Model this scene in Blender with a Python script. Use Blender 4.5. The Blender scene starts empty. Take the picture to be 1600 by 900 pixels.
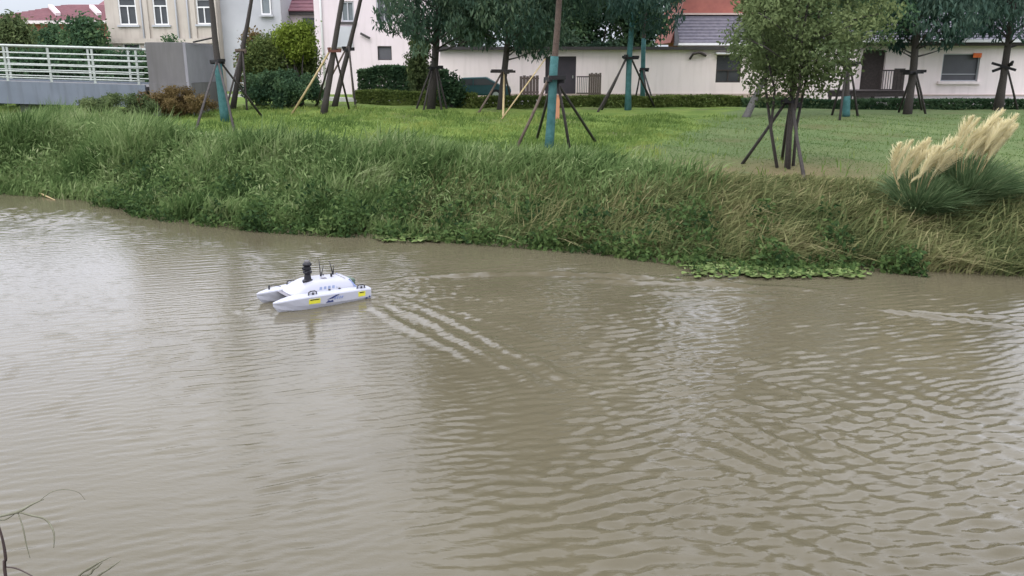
import bpy, bmesh, math, random
import numpy as np
from mathutils import Vector, Matrix

random.seed(7)
RNG = np.random.default_rng(11)
S = bpy.context.scene
COL = S.collection

# ------------------------------------------------------------------ camera
F, CX, CY, H = 1300.0, 800.0, 450.0, 3.2      # focal length in photo pixels, centre, eye height over the water
PITCH = math.atan(350.0 / F)
cam_d = bpy.data.cameras.new('camera'); cam = bpy.data.objects.new('camera', cam_d); COL.objects.link(cam)
cam_d.sensor_width = 36.0; cam_d.lens = 36.0 * F / 1600.0
cam_d.clip_start = 0.1; cam_d.clip_end = 2000
cam.location = (0, 0, H); cam.rotation_euler = (math.pi / 2 - PITCH, 0, 0)
S.camera = cam

# ------------------------------------------------------------------ world, sun, exposure
SUN_EL, SUN_AZ = math.radians(52), math.radians(205)      # overcast: a very soft sun, behind the camera's left shoulder
w = bpy.data.worlds.new('World'); S.world = w; w.use_nodes = True
nt = w.node_tree; nt.nodes.clear()
out = nt.nodes.new('ShaderNodeOutputWorld'); bg = nt.nodes.new('ShaderNodeBackground'); bg.inputs[1].default_value = 0.1
sky = nt.nodes.new('ShaderNodeTexSky'); sky.sky_type = 'NISHITA'; sky.sun_disc = False
sky.sun_elevation = SUN_EL; sky.sun_rotation = SUN_AZ; sky.air_density = 1.5; sky.dust_density = 4.0
tc = nt.nodes.new('ShaderNodeTexCoord'); sep = nt.nodes.new('ShaderNodeSeparateXYZ')
ramp = nt.nodes.new('ShaderNodeValToRGB')
ramp.color_ramp.elements[0].position = 0.0; ramp.color_ramp.elements[0].color = (0.255, 0.28, 0.315, 1)
ramp.color_ramp.elements[1].position = 0.5; ramp.color_ramp.elements[1].color = (0.955, 0.975, 1.10, 1)
e = ramp.color_ramp.elements.new(0.17); e.color = (0.775, 0.80, 0.92, 1)
e = ramp.color_ramp.elements.new(0.07); e.color = (0.33, 0.355, 0.40, 1)
nz = nt.nodes.new('ShaderNodeTexNoise'); nz.inputs['Scale'].default_value = 2.2; nz.inputs['Detail'].default_value = 5
mr = nt.nodes.new('ShaderNodeMapRange'); mr.inputs[1].default_value = 0.3; mr.inputs[2].default_value = 0.7
mr.inputs[3].default_value = 22; mr.inputs[4].default_value = 29
vm = nt.nodes.new('ShaderNodeVectorMath'); vm.operation = 'SCALE'
mx = nt.nodes.new('ShaderNodeMix'); mx.data_type = 'RGBA'; mx.inputs[0].default_value = 0.9
L = nt.links.new
L(tc.outputs['Generated'], sep.inputs[0]); L(sep.outputs['Z'], ramp.inputs[0]); L(tc.outputs['Generated'], nz.inputs['Vector'])
L(nz.outputs[0], mr.inputs[0]); L(ramp.outputs[0], vm.inputs[0]); L(mr.outputs[0], vm.inputs['Scale'])
L(sky.outputs[0], mx.inputs[6]); L(vm.outputs[0], mx.inputs[7]); L(mx.outputs[2], bg.inputs[0]); L(bg.outputs[0], out.inputs[0])
sun_d = bpy.data.lights.new('sun', 'SUN'); sun_d.energy = 1.5; sun_d.angle = math.radians(40); sun_d.color = (1.0, 0.96, 0.9)
sun = bpy.data.objects.new('sun', sun_d); COL.objects.link(sun)
sun.rotation_euler = (math.pi / 2 - SUN_EL, 0, math.pi - SUN_AZ + 0.0)
S.view_settings.view_transform = 'Standard'; S.view_settings.look = 'None'
S.view_settings.exposure = 0.06; S.view_settings.gamma = 1.0
S.render.engine = 'CYCLES'; S.cycles.use_denoising = True
S.cycles.max_bounces = 6; S.cycles.diffuse_bounces = 3; S.cycles.glossy_bounces = 3; S.cycles.transmission_bounces = 3
S.cycles.caustics_reflective = False; S.cycles.caustics_refractive = False

# ------------------------------------------------------------------ where a photo pixel lies in the place
sp_, cp_ = math.sin(PITCH), math.cos(PITCH)
def ray(px, py):
    u, v = (px - CX) / F, (CY - py) / F
    return np.array([u, cp_ + v * sp_, -sp_ + v * cp_])
def at(px, py, Y):                              # the point that far away
    d = ray(px, py); t = Y / d[1]
    return np.array([d[0] * t, Y, H + d[2] * t])
def wp(px, py, z=0.0):                          # on a level plane
    d = ray(px, py); t = (z - H) / d[2]
    return np.array([d[0] * t, d[1] * t, z])
WL = np.array([wp(*p)[:2] for p in [(-60, 300), (0, 302), (60, 306), (130, 312), (205, 322), (225, 333), (300, 343), (400, 354), (500, 361),
     (590, 364), (700, 371), (800, 378), (930, 389), (1060, 406), (1200, 412), (1340, 413), (1450, 423), (1600, 431), (1700, 436)]])
WL = np.vstack([[-200, WL[0, 1] + 3], [-30, WL[0, 1] + 1.0], WL, [30, WL[-1, 1] - 4], [200, WL[-1, 1] - 20]])
def yw(x): return np.interp(x, WL[:, 0], WL[:, 1])
def sst(t): t = np.clip(t, 0, 1); return t * t * (3 - 2 * t)
def ground(x, y):
    x = np.asarray(x, float); y = np.asarray(y, float)
    s = (y - yw(x)) * 0.93
    z = np.where(s < 0, np.maximum(-0.8, s * 0.5), 0.95 * sst((s + 0.4) / 3.6) - 0.95 * sst(0.4 / 3.6))
    z = z + np.clip((s - 3) / 17, 0, 1) * 0.4
    z = z + np.where(s > 1, 0.03 * np.sin(x * 1.3 + 0.6 * y) * np.sin(y * 0.9 - 0.4 * x) + 0.025 * np.sin(x * 2.9 + y * 2.1), 0) * np.clip((30 - s) / 10, 0, 1)
    creek = sst((-15.5 - x) / 2.0) * sst((y - 31.5) / 2.0) * sst((41.0 - y) / 2.0)
    z = z * (1 - creek) + creek * -0.4
    near = np.where(y < 3.4, np.minimum((3.4 - y) * 0.5, 1.6), np.maximum(-0.8, -(y - 3.4) * 0.5))
    return np.where(s < 0, np.maximum(z, near), z)
def mown_f(x, y):
    x = np.asarray(x, float); y = np.asarray(y, float)
    j = 0.7 * np.sin(x * 1.7 + y * 0.9) + 0.5 * np.sin(x * 3.9 - y * 2.3 + 1) + 0.35 * np.sin(x * 8.1 + y * 5.7)
    return sst((x - (0.5 + (y - 16) * 0.42) + 0.5 * j) / 1.3) * sst((y - 13) / 1)
def worn_f(x, y): return np.exp(-((x - 4.8) / 4.4) ** 2 - ((y - 16.8) / 3.0) ** 2)
def gp(px, py):                                 # the ground under a photo pixel
    d = ray(px, py); t = 3.0
    for _ in range(4000):
        t += 0.03
        if H + d[2] * t < float(ground(d[0] * t, d[1] * t)): break
    x, y = d[0] * t, d[1] * t
    return np.array([x, y, float(ground(x, y))])

# ------------------------------------------------------------------ materials
def mat(name, col, rough=0.7, col2=None, scale=8.0, bump=0.0, bscale=40.0, metallic=0.0, spec=0.4, detail=5.0, w=0.5, dirt=None):
    m = bpy.data.materials.new(name); m.use_nodes = True; t = m.node_tree; b = t.nodes['Principled BSDF']
    b.inputs['Roughness'].default_value = rough; b.inputs['Metallic'].default_value = metallic
    b.inputs['Specular IOR Level'].default_value = spec
    b.inputs['Base Color'].default_value = (*col, 1)
    geo = t.nodes.new('ShaderNodeNewGeometry')
    if col2 is None: col2 = tuple(c * 0.82 for c in col)
    n = t.nodes.new('ShaderNodeTexNoise'); n.inputs['Scale'].default_value = scale; n.inputs['Detail'].default_value = detail
    r = t.nodes.new('ShaderNodeMapRange'); r.inputs[1].default_value = w - 0.2; r.inputs[2].default_value = w + 0.2
    x = t.nodes.new('ShaderNodeMix'); x.data_type = 'RGBA'; x.inputs[6].default_value = (*col, 1); x.inputs[7].default_value = (*col2, 1)
    t.links.new(geo.outputs['Position'], n.inputs['Vector']); t.links.new(n.outputs[0], r.inputs[0])
    t.links.new(r.outputs[0], x.inputs[0])
    last = x.outputs[2]
    if dirt:                                    # rain streaks: stretched noise
        mp = t.nodes.new('ShaderNodeMapping'); mp.inputs['Scale'].default_value = (2.5, 2.5, 0.25)
        n3 = t.nodes.new('ShaderNodeTexNoise'); n3.inputs['Scale'].default_value = 1.6; n3.inputs['Detail'].default_value = 6
        r3 = t.nodes.new('ShaderNodeMapRange'); r3.inputs[1].default_value = 0.48; r3.inputs[2].default_value = 0.75; r3.inputs[4].default_value = 0.75
        x3 = t.nodes.new('ShaderNodeMix'); x3.data_type = 'RGBA'; x3.inputs[7].default_value = (*dirt, 1)
        t.links.new(geo.outputs['Position'], mp.inputs[0]); t.links.new(mp.outputs[0], n3.inputs['Vector']); t.links.new(n3.outputs[0], r3.inputs[0])
        t.links.new(r3.outputs[0], x3.inputs[0]); t.links.new(last, x3.inputs[6]); last = x3.outputs[2]
    t.links.new(last, b.inputs['Base Color'])
    if bump:
        n2 = t.nodes.new('ShaderNodeTexNoise'); n2.inputs['Scale'].default_value = bscale; n2.inputs['Detail'].default_value = 4
        bp = t.nodes.new('ShaderNodeBump'); bp.inputs['Strength'].default_value = bump; bp.inputs['Distance'].default_value = 0.02
        t.links.new(geo.outputs['Position'], n2.inputs['Vector']); t.links.new(n2.outputs[0], bp.inputs['Height']); t.links.new(bp.outputs[0], b.inputs['Normal'])
    return m
def leafmat(name, cols, trans=0.35, rough=0.55):       # colour by the 'tint' of each leaf
    m = bpy.data.materials.new(name); m.use_nodes = True; t = m.node_tree; b = t.nodes['Principled BSDF']; o = t.nodes['Material Output']
    a = t.nodes.new('ShaderNodeAttribute'); a.attribute_name = 'tint'
    r = t.nodes.new('ShaderNodeValToRGB'); cr = r.color_ramp
    for i, c in enumerate(cols):
        p = i / (len(cols) - 1)
        el = cr.elements[0] if i == 0 else (cr.elements[len(cr.elements) - 1] if i == len(cols) - 1 else cr.elements.new(p))
        el.position = p; el.color = (*c, 1)
    tr = t.nodes.new('ShaderNodeBsdfTranslucent'); mi = t.nodes.new('ShaderNodeMixShader'); mi.inputs[0].default_value = trans
    b.inputs['Roughness'].default_value = 0.75; b.inputs['Specular IOR Level'].default_value = 0.12
    t.links.new(a.outputs['Fac'], r.inputs[0]); t.links.new(r.outputs[0], b.inputs['Base Color']); t.links.new(r.outputs[0], tr.inputs['Color'])
    t.links.new(b.outputs[0], mi.inputs[1]); t.links.new(tr.outputs[0], mi.inputs[2]); t.links.new(mi.outputs[0], o.inputs[0])
    return m
M = {}
M['bark_dark'] = mat('bark_dark', (0.035, 0.032, 0.03), 0.9, (0.06, 0.05, 0.042), 25, 0.6, 60)
M['bark_brown'] = mat('bark_brown', (0.12, 0.085, 0.065), 0.9, (0.07, 0.05, 0.04), 20, 0.6, 60)
M['bark_grey'] = mat('bark_grey', (0.13, 0.125, 0.12), 0.9, (0.08, 0.075, 0.07), 20, 0.5, 60)
M['teal_wrap'] = mat('teal_wrap', (0.026, 0.095, 0.092), 0.85, (0.055, 0.15, 0.15), 7, 1.0, 28)
M['stake_dark'] = mat('stake_dark', (0.03, 0.026, 0.024), 0.85, (0.055, 0.047, 0.042), 15)
M['stake_brown'] = mat('stake_brown', (0.13, 0.1, 0.075), 0.85, (0.08, 0.06, 0.045), 15)
M['bamboo'] = mat('bamboo', (0.42, 0.33, 0.17), 0.6, (0.33, 0.25, 0.12), 10)
M['orange_post'] = mat('orange_post', (0.5, 0.22, 0.11), 0.7, (0.42, 0.2, 0.12), 8)
M['rust_wrap'] = mat('rust_wrap', (0.16, 0.055, 0.04), 0.85, (0.1, 0.05, 0.04), 20)
M['tie'] = mat('tie', (0.018, 0.017, 0.018), 0.8)
M['wall_white'] = mat('wall_white', (0.92, 0.81, 0.79), 0.85, (0.89, 0.78, 0.755), 0.7, 0.15, 30, dirt=(0.78, 0.68, 0.65))
M['wall_pink'] = mat('wall_pink', (0.72, 0.63, 0.65), 0.85, (0.67, 0.59, 0.60), 0.8, 0.15, 30, dirt=(0.6, 0.53, 0.53))
M['wall_beige'] = mat('wall_beige', (0.53, 0.48, 0.42), 0.9, (0.45, 0.405, 0.35), 0.7, 0.2, 30, dirt=(0.36, 0.31, 0.27))
M['wall_grey'] = mat('wall_grey', (0.47, 0.48, 0.5), 0.85, (0.4, 0.41, 0.43), 0.8)
M['trim_white'] = mat('trim_white', (0.78, 0.78, 0.77), 0.6, (0.7, 0.7, 0.69), 3)
M['plinth'] = mat('plinth', (0.55, 0.44, 0.38), 0.9, (0.45, 0.36, 0.31), 4)
M['brick_red'] = mat('brick_red', (0.36, 0.13, 0.10), 0.85, (0.29, 0.105, 0.085), 3)
M['roof_red'] = mat('roof_red', (0.21, 0.09, 0.10), 0.8, (0.155, 0.07, 0.08), 2.5)
M['roof_plum'] = mat('roof_plum', (0.27, 0.13, 0.15), 0.8, (0.2, 0.10, 0.12), 2.5)
M['roof_grey'] = mat('roof_grey', (0.17, 0.16, 0.185), 0.7, (0.11, 0.105, 0.13), 4)
M['dark_trim'] = mat('dark_trim', (0.06, 0.055, 0.055), 0.7)
M['glass_dark'] = mat('glass_dark', (0.05, 0.055, 0.06), 0.12, (0.07, 0.075, 0.08), 1.0, spec=0.6)
M['glass_pale'] = mat('glass_pale', (0.2, 0.23, 0.24), 0.15, (0.13, 0.15, 0.16), 1.4, spec=0.6)
M['shutter_grey'] = mat('shutter_grey', (0.10, 0.10, 0.11), 0.5, (0.085, 0.085, 0.095), 2)
M['door_dark'] = mat('door_dark', (0.065, 0.055, 0.065), 0.6, (0.05, 0.045, 0.055), 3)
M['timber_dark'] = mat('timber_dark', (0.075, 0.06, 0.055), 0.8, (0.045, 0.038, 0.036), 12)
M['timber_brown'] = mat('timber_brown', (0.15, 0.115, 0.095), 0.8, (0.105, 0.08, 0.07), 12)
M['orange'] = mat('orange', (0.85, 0.17, 0.03), 0.6)
M['metal_rail'] = mat('metal_rail', (0.42, 0.45, 0.41), 0.42, (0.32, 0.35, 0.32), 6, metallic=0.25)
M['girder'] = mat('girder', (0.155, 0.18, 0.21), 0.6, (0.125, 0.148, 0.175), 1.2, dirt=(0.09, 0.1, 0.11))
M['concrete'] = mat('concrete', (0.16, 0.155, 0.15), 0.85, (0.135, 0.13, 0.128), 1.2, 0.2, 40, dirt=(0.11, 0.105, 0.1))
M['concrete_light'] = mat('concrete_light', (0.27, 0.265, 0.28), 0.85, (0.22, 0.215, 0.23), 1.5, 0.2, 40)
M['kerb'] = mat('kerb', (0.5, 0.49, 0.47), 0.85, (0.4, 0.39, 0.37), 3)
M['paving'] = mat('paving', (0.33, 0.31, 0.30), 0.9, (0.26, 0.245, 0.235), 2)
M['car_teal'] = mat('car_teal', (0.012, 0.07, 0.075), 0.3, spec=0.5)
M['rubber'] = mat('rubber', (0.02, 0.02, 0.02), 0.8)
M['hull_white'] = mat('hull_white', (0.44, 0.45, 0.505), 0.28, (0.41, 0.42, 0.475), 3, spec=0.5)
M['deck_white'] = mat('deck_white', (0.40, 0.405, 0.45), 0.4, (0.37, 0.375, 0.42), 3)
M['shade_and_fitting_grey'] = mat('shade_and_fitting_grey', (0.2, 0.19, 0.21), 0.6)  # tunnel shade put into a colour, also used on grey boat fittings
M['black_plastic'] = mat('black_plastic', (0.012, 0.012, 0.016), 0.45)
M['grey_cap'] = mat('grey_cap', (0.12, 0.115, 0.12), 0.5)
M['yellow'] = mat('yellow', (0.72, 0.68, 0.06), 0.5)
M['logo_navy'] = mat('logo_navy', (0.035, 0.05, 0.16), 0.4)
M['logo_blue'] = mat('logo_blue', (0.22, 0.27, 0.47), 0.4)
M['logo_pale'] = mat('logo_pale', (0.17, 0.21, 0.33), 0.4)
M['boat_green'] = mat('boat_green', (0.08, 0.12, 0.085), 0.5)
def G(*a, **k): return leafmat(*a, **k)
M['leaf_camphor'] = G('leaf_camphor', [(0.028, 0.058, 0.04), (0.064, 0.108, 0.067), (0.125, 0.175, 0.10)])
M['leaf_cedar'] = G('leaf_cedar', [(0.026, 0.058, 0.046), (0.056, 0.10, 0.076), (0.105, 0.155, 0.112)])
M['leaf_olive'] = G('leaf_olive', [(0.06, 0.088, 0.036), (0.118, 0.158, 0.063), (0.20, 0.24, 0.10)])
M['leaf_yellowish'] = G('leaf_yellowish', [(0.05, 0.08, 0.025), (0.11, 0.15, 0.045), (0.19, 0.23, 0.07)])
M['leaf_mid'] = G('leaf_mid', [(0.035, 0.075, 0.042), (0.075, 0.135, 0.065), (0.14, 0.21, 0.09)])
M['leaf_lime'] = G('leaf_lime', [(0.08, 0.13, 0.02), (0.18, 0.24, 0.035), (0.28, 0.34, 0.06)])
M['leaf_rust'] = G('leaf_rust', [(0.10, 0.07, 0.03), (0.17, 0.125, 0.05), (0.21, 0.15, 0.075)])
M['leaf_hedge'] = G('leaf_hedge', [(0.025, 0.06, 0.032), (0.055, 0.105, 0.05), (0.1, 0.16, 0.075)])
M['leaf_hedge_yellow'] = G('leaf_hedge_yellow', [(0.05, 0.08, 0.02), (0.11, 0.15, 0.04), (0.18, 0.22, 0.06)])
M['reed'] = G('reed', [(0.055, 0.10, 0.03), (0.12, 0.185, 0.062), (0.20, 0.27, 0.105), (0.31, 0.35, 0.18)])
M['dry_grass'] = G('dry_grass', [(0.07, 0.095, 0.035), (0.145, 0.165, 0.065), (0.225, 0.225, 0.10), (0.33, 0.285, 0.155)])
M['weed'] = G('weed', [(0.02, 0.045, 0.016), (0.05, 0.092, 0.028), (0.095, 0.15, 0.045), (0.175, 0.22, 0.085)])
M['meadow'] = G('meadow', [(0.07, 0.12, 0.03), (0.15, 0.225, 0.055), (0.27, 0.31, 0.085)])
M['lawn_blade'] = G('lawn_blade', [(0.075, 0.13, 0.042), (0.12, 0.185, 0.06), (0.20, 0.195, 0.09)])
M['pampas_leaf'] = G('pampas_leaf', [(0.055, 0.10, 0.042), (0.11, 0.17, 0.075), (0.21, 0.26, 0.13)])
M['plume'] = G('plume', [(0.60, 0.53, 0.31), (0.74, 0.67, 0.42), (0.85, 0.79, 0.55)], trans=0.3)
M['lily'] = G('lily', [(0.075, 0.085, 0.035), (0.13, 0.19, 0.055), (0.24, 0.30, 0.12)], trans=0.2)
M['near_reed'] = mat('near_reed', (0.10, 0.095, 0.06), 0.7, (0.16, 0.16, 0.11), 30)
M['near_stem'] = mat('near_stem', (0.06, 0.04, 0.035), 0.7, (0.035, 0.025, 0.022), 30)

# ------------------------------------------------------------------ mesh helpers
def np_mesh(name, V, faces_flat, sizes, tint=None, smooth=False):
    me = bpy.data.meshes.new(name)
    V = np.ascontiguousarray(V, np.float32); faces_flat = np.ascontiguousarray(faces_flat, np.int32); sizes = np.asarray(sizes, np.int32)
    me.vertices.add(len(V)); me.vertices.foreach_set('co', V.ravel())
    me.loops.add(len(faces_flat)); me.loops.foreach_set('vertex_index', faces_flat)
    me.polygons.add(len(sizes)); st = np.zeros(len(sizes), np.int32); st[1:] = np.cumsum(sizes)[:-1]
    me.polygons.foreach_set('loop_start', st)
    if tint is not None:
        a = me.attributes.new('tint', 'FLOAT', 'FACE'); a.data.foreach_set('value', np.ascontiguousarray(tint, np.float32))
    me.update(calc_edges=True)
    me.polygons.foreach_set('use_smooth', np.full(len(sizes), smooth, bool))
    me.validate()
    return me
class MB:
    def __init__(s): s.v = []; s.f = []; s.n = 0
    def add(s, V, Fc):
        V = [tuple(map(float, p)) for p in V]
        s.f += [tuple(i + s.n for i in f) for f in Fc]; s.v += V; s.n += len(V); return s
    def box(s, a, b):
        x0, y0, z0 = np.minimum(a, b); x1, y1, z1 = np.maximum(a, b)
        return s.add([(x0, y0, z0), (x1, y0, z0), (x1, y1, z0), (x0, y1, z0), (x0, y0, z1), (x1, y0, z1), (x1, y1, z1), (x0, y1, z1)],
                     [(0, 3, 2, 1), (4, 5, 6, 7), (0, 1, 5, 4), (1, 2, 6, 5), (2, 3, 7, 6), (3, 0, 4, 7)])
    def beam(s, p, q, wd, ht):                  # a squared bar between two points
        p, q = Vector(p), Vector(q); d = (q - p).normalized()
        up = Vector((0, 0, 1)) if abs(d.z) < 0.95 else Vector((0, 1, 0))
        sd = d.cross(up).normalized() * wd / 2; u2 = sd.cross(d).normalized() * ht / 2
        V = [p - sd - u2, p + sd - u2, p + sd + u2, p - sd + u2, q - sd - u2, q + sd - u2, q + sd + u2, q - sd + u2]
        return s.add(V, [(0, 3, 2, 1), (4, 5, 6, 7), (0, 1, 5, 4), (1, 2, 6, 5), (2, 3, 7, 6), (3, 0, 4, 7)])
    def tube(s, pts, rad, n=8, cap=True, wob=0.0):
        pts = [Vector(p) for p in pts]; rings = []
        if not hasattr(rad, '__len__'): rad = [rad] * len(pts)
        prev = None; V = []
        for i, p in enumerate(pts):
            d = (pts[min(i + 1, len(pts) - 1)] - pts[max(i - 1, 0)]).normalized()
            ref = prev if prev is not None else (Vector((1, 0, 0)) if abs(d.x) < 0.9 else Vector((0, 1, 0)))
            a = (ref - d * ref.dot(d)).normalized(); b = d.cross(a); prev = a
            for k in range(n):
                t = 2 * math.pi * k / n; r = rad[i] * (1 + wob * random.uniform(-1, 1))
                V.append(p + a * math.cos(t) * r + b * math.sin(t) * r)
        Fc = []
        for i in range(len(pts) - 1):
            for k in range(n):
                k2 = (k + 1) % n; Fc.append((i * n + k, i * n + k2, (i + 1) * n + k2, (i + 1) * n + k))
        if cap:
            Fc.append(tuple(range(n))[::-1]); Fc.append(tuple((len(pts) - 1) * n + k for k in range(n)))
        return s.add(V, Fc)
    def lathe(s, c, prof, n=16):                # prof: (radius, height) pairs
        V = []; c = np.asarray(c, float)
        for r, z in prof:
            for k in range(n): V.append(c + [math.cos(2 * math.pi * k / n) * r, math.sin(2 * math.pi * k / n) * r, z])
        Fc = [(i * n + k, i * n + (k + 1) % n, (i + 1) * n + (k + 1) % n, (i + 1) * n + k) for i in range(len(prof) - 1) for k in range(n)]
        Fc += [tuple(range(n))[::-1], tuple((len(prof) - 1) * n + k for k in range(n))]
        return s.add(V, Fc)
    def prism(s, poly, off):                    # flat polygon pushed along a vector
        n = len(poly); off = np.asarray(off, float); P = [np.asarray(p, float) for p in poly]
        return s.add(P + [p + off for p in P], [tuple(range(n))[::-1], tuple(range(n, 2 * n))] + [(i, (i + 1) % n, n + (i + 1) % n, n + i) for i in range(n)])
    def mesh(s, name, org=(0, 0, 0)):
        me = bpy.data.meshes.new(name); o = Vector(org)
        me.from_pydata([tuple(Vector(p) - o) for p in s.v], [], s.f)
        bm = bmesh.new(); bm.from_mesh(me); bmesh.ops.recalc_face_normals(bm, faces=bm.faces); bm.to_mesh(me); bm.free()
        return me
    def build(s, name, m, parent=None, smooth=False, org=None, bevel=0.0, label=None):
        if org is None: org = parent.get('_o', (0, 0, 0)) if parent else (0, 0, 0)
        me = s.mesh(name, org)
        return link(name, me, m, parent, smooth, bevel, label, org)
def link(name, me, m, parent=None, smooth=False, bevel=0.0, label=None, org=None):
    o = bpy.data.objects.new(name, me); COL.objects.link(o)
    if m is not None and not me.materials: me.materials.append(m)
    if parent is not None: o.parent = parent; o['_o'] = tuple(parent.get('_o', (0, 0, 0)))
    elif org is not None: o.location = org; o['_o'] = tuple(float(c) for c in org)
    if smooth:
        me.polygons.foreach_set('use_smooth', [True] * len(me.polygons))
    if bevel:
        b = o.modifiers.new('bevel', 'BEVEL'); b.width = bevel; b.segments = 2; b.limit_method = 'ANGLE'
    if label: o['label'] = label
    return o
def thing(name, label, cat, loc, group=None):
    o = bpy.data.objects.new(name, None); COL.objects.link(o); o.empty_display_size = 0.2
    o.location = tuple(map(float, loc)); o['_o'] = tuple(map(float, loc)); o['label'] = label; o['category'] = cat
    if group: o['group'] = group
    return o
def tag(o, label, cat=None, group=None, kind=None):
    o['label'] = label
    if cat: o['category'] = cat
    if group: o['group'] = group
    if kind: o['kind'] = kind
    return o
def copy_part(src, parent, loc):
    o = src.copy(); COL.objects.link(o); o.parent = parent; o.location = loc; return o

def unit(a): return a / np.maximum(np.linalg.norm(a, axis=-1, keepdims=True), 1e-9)
def leaf_mesh(name, P, size, tint, droop=0.3, aspect=1.6, flat=0.0):
    """one bent leaf (two triangles in a diamond) at every point"""
    n = len(P); size = np.broadcast_to(size, (n,))[:, None]
    a = RNG.normal(size=(n, 3)); a[:, 2] -= droop * 1.5; a[:, 2] *= (1 - flat); a = unit(a)
    b = RNG.normal(size=(n, 3)); b = unit(b - a * np.sum(a * b, 1, keepdims=True)); c = np.cross(a, b)
    A = P - a * size * 0.5 * aspect; B = P + a * size * 0.5 * aspect
    Lf = P + b * size * 0.42 + c * size * 0.12; R = P - b * size * 0.42 + c * size * 0.12
    V = np.stack([A, Lf, B, R], 1).reshape(-1, 3)
    i = np.arange(n)[:, None] * 4
    Fc = np.concatenate([i, i + 1, i + 2, i, i + 2, i + 3], 1).ravel()
    return np_mesh(name, V, Fc, np.full(2 * n, 3), np.repeat(tint, 2))
def blade_mesh(name, P, h, wd, lean, tint, segs=3, bend=1.0):
    """arched ribbons: one per root point"""
    n = len(P); h = np.broadcast_to(h, (n,)); wd = np.broadcast_to(wd, (n,))
    ts = np.linspace(0, 1, segs + 1)
    ang = RNG.uniform(-1.1, 1.1, n); wv = np.stack([np.cos(ang), np.sin(ang), RNG.normal(size=n) * 0.15], 1)
    rows = []
    ln = np.linalg.norm(lean, axis=1)
    for k, t in enumerate(ts):
        c = P.copy()
        c[:, :2] += lean * (h * (0.25 * t + 0.75 * t ** 2))[:, None]
        c[:, 2] += h * (t - bend * 0.45 * np.minimum(ln, 1.4) * t ** 2.2)
        if k == segs: rows.append(c[:, None, :])
        else:
            ww = (wd * (0.55 + 0.9 * t) * (1 - 0.75 * t ** 2))[:, None] * 0.5
            rows.append(np.stack([c - wv * ww, c + wv * ww], 1))
    V = np.concatenate(rows, 1); nv = V.shape[1]; V = V.reshape(-1, 3)
    i = np.arange(n)[:, None] * nv
    cols = []; sizes = []
    for k in range(segs - 1):
        cols += [i + 2 * k, i + 2 * k + 1, i + 2 * k + 3, i + 2 * k + 2]; sizes.append(4)
    cols += [i + 2 * (segs - 1), i + 2 * (segs - 1) + 1, i + 2 * segs]; sizes.append(3)
    return np_mesh(name, V, np.concatenate(cols, 1).ravel(), np.tile(sizes, n), np.repeat(tint, len(sizes)))
def vnoise(x, y, sc, seed=0):                    # cheap smooth noise 0..1
    r = np.random.default_rng(seed); o = np.zeros_like(np.asarray(x, float))
    for k in range(7):
        a = r.uniform(0, 2 * math.pi); f = sc * r.uniform(0.5, 1.8); o = o + np.sin((np.cos(a) * x + np.sin(a) * y) * f * 2 * math.pi + r.uniform(0, 6.3))
    return np.clip(0.5 + o / 7 * 0.9, 0, 1)

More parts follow.
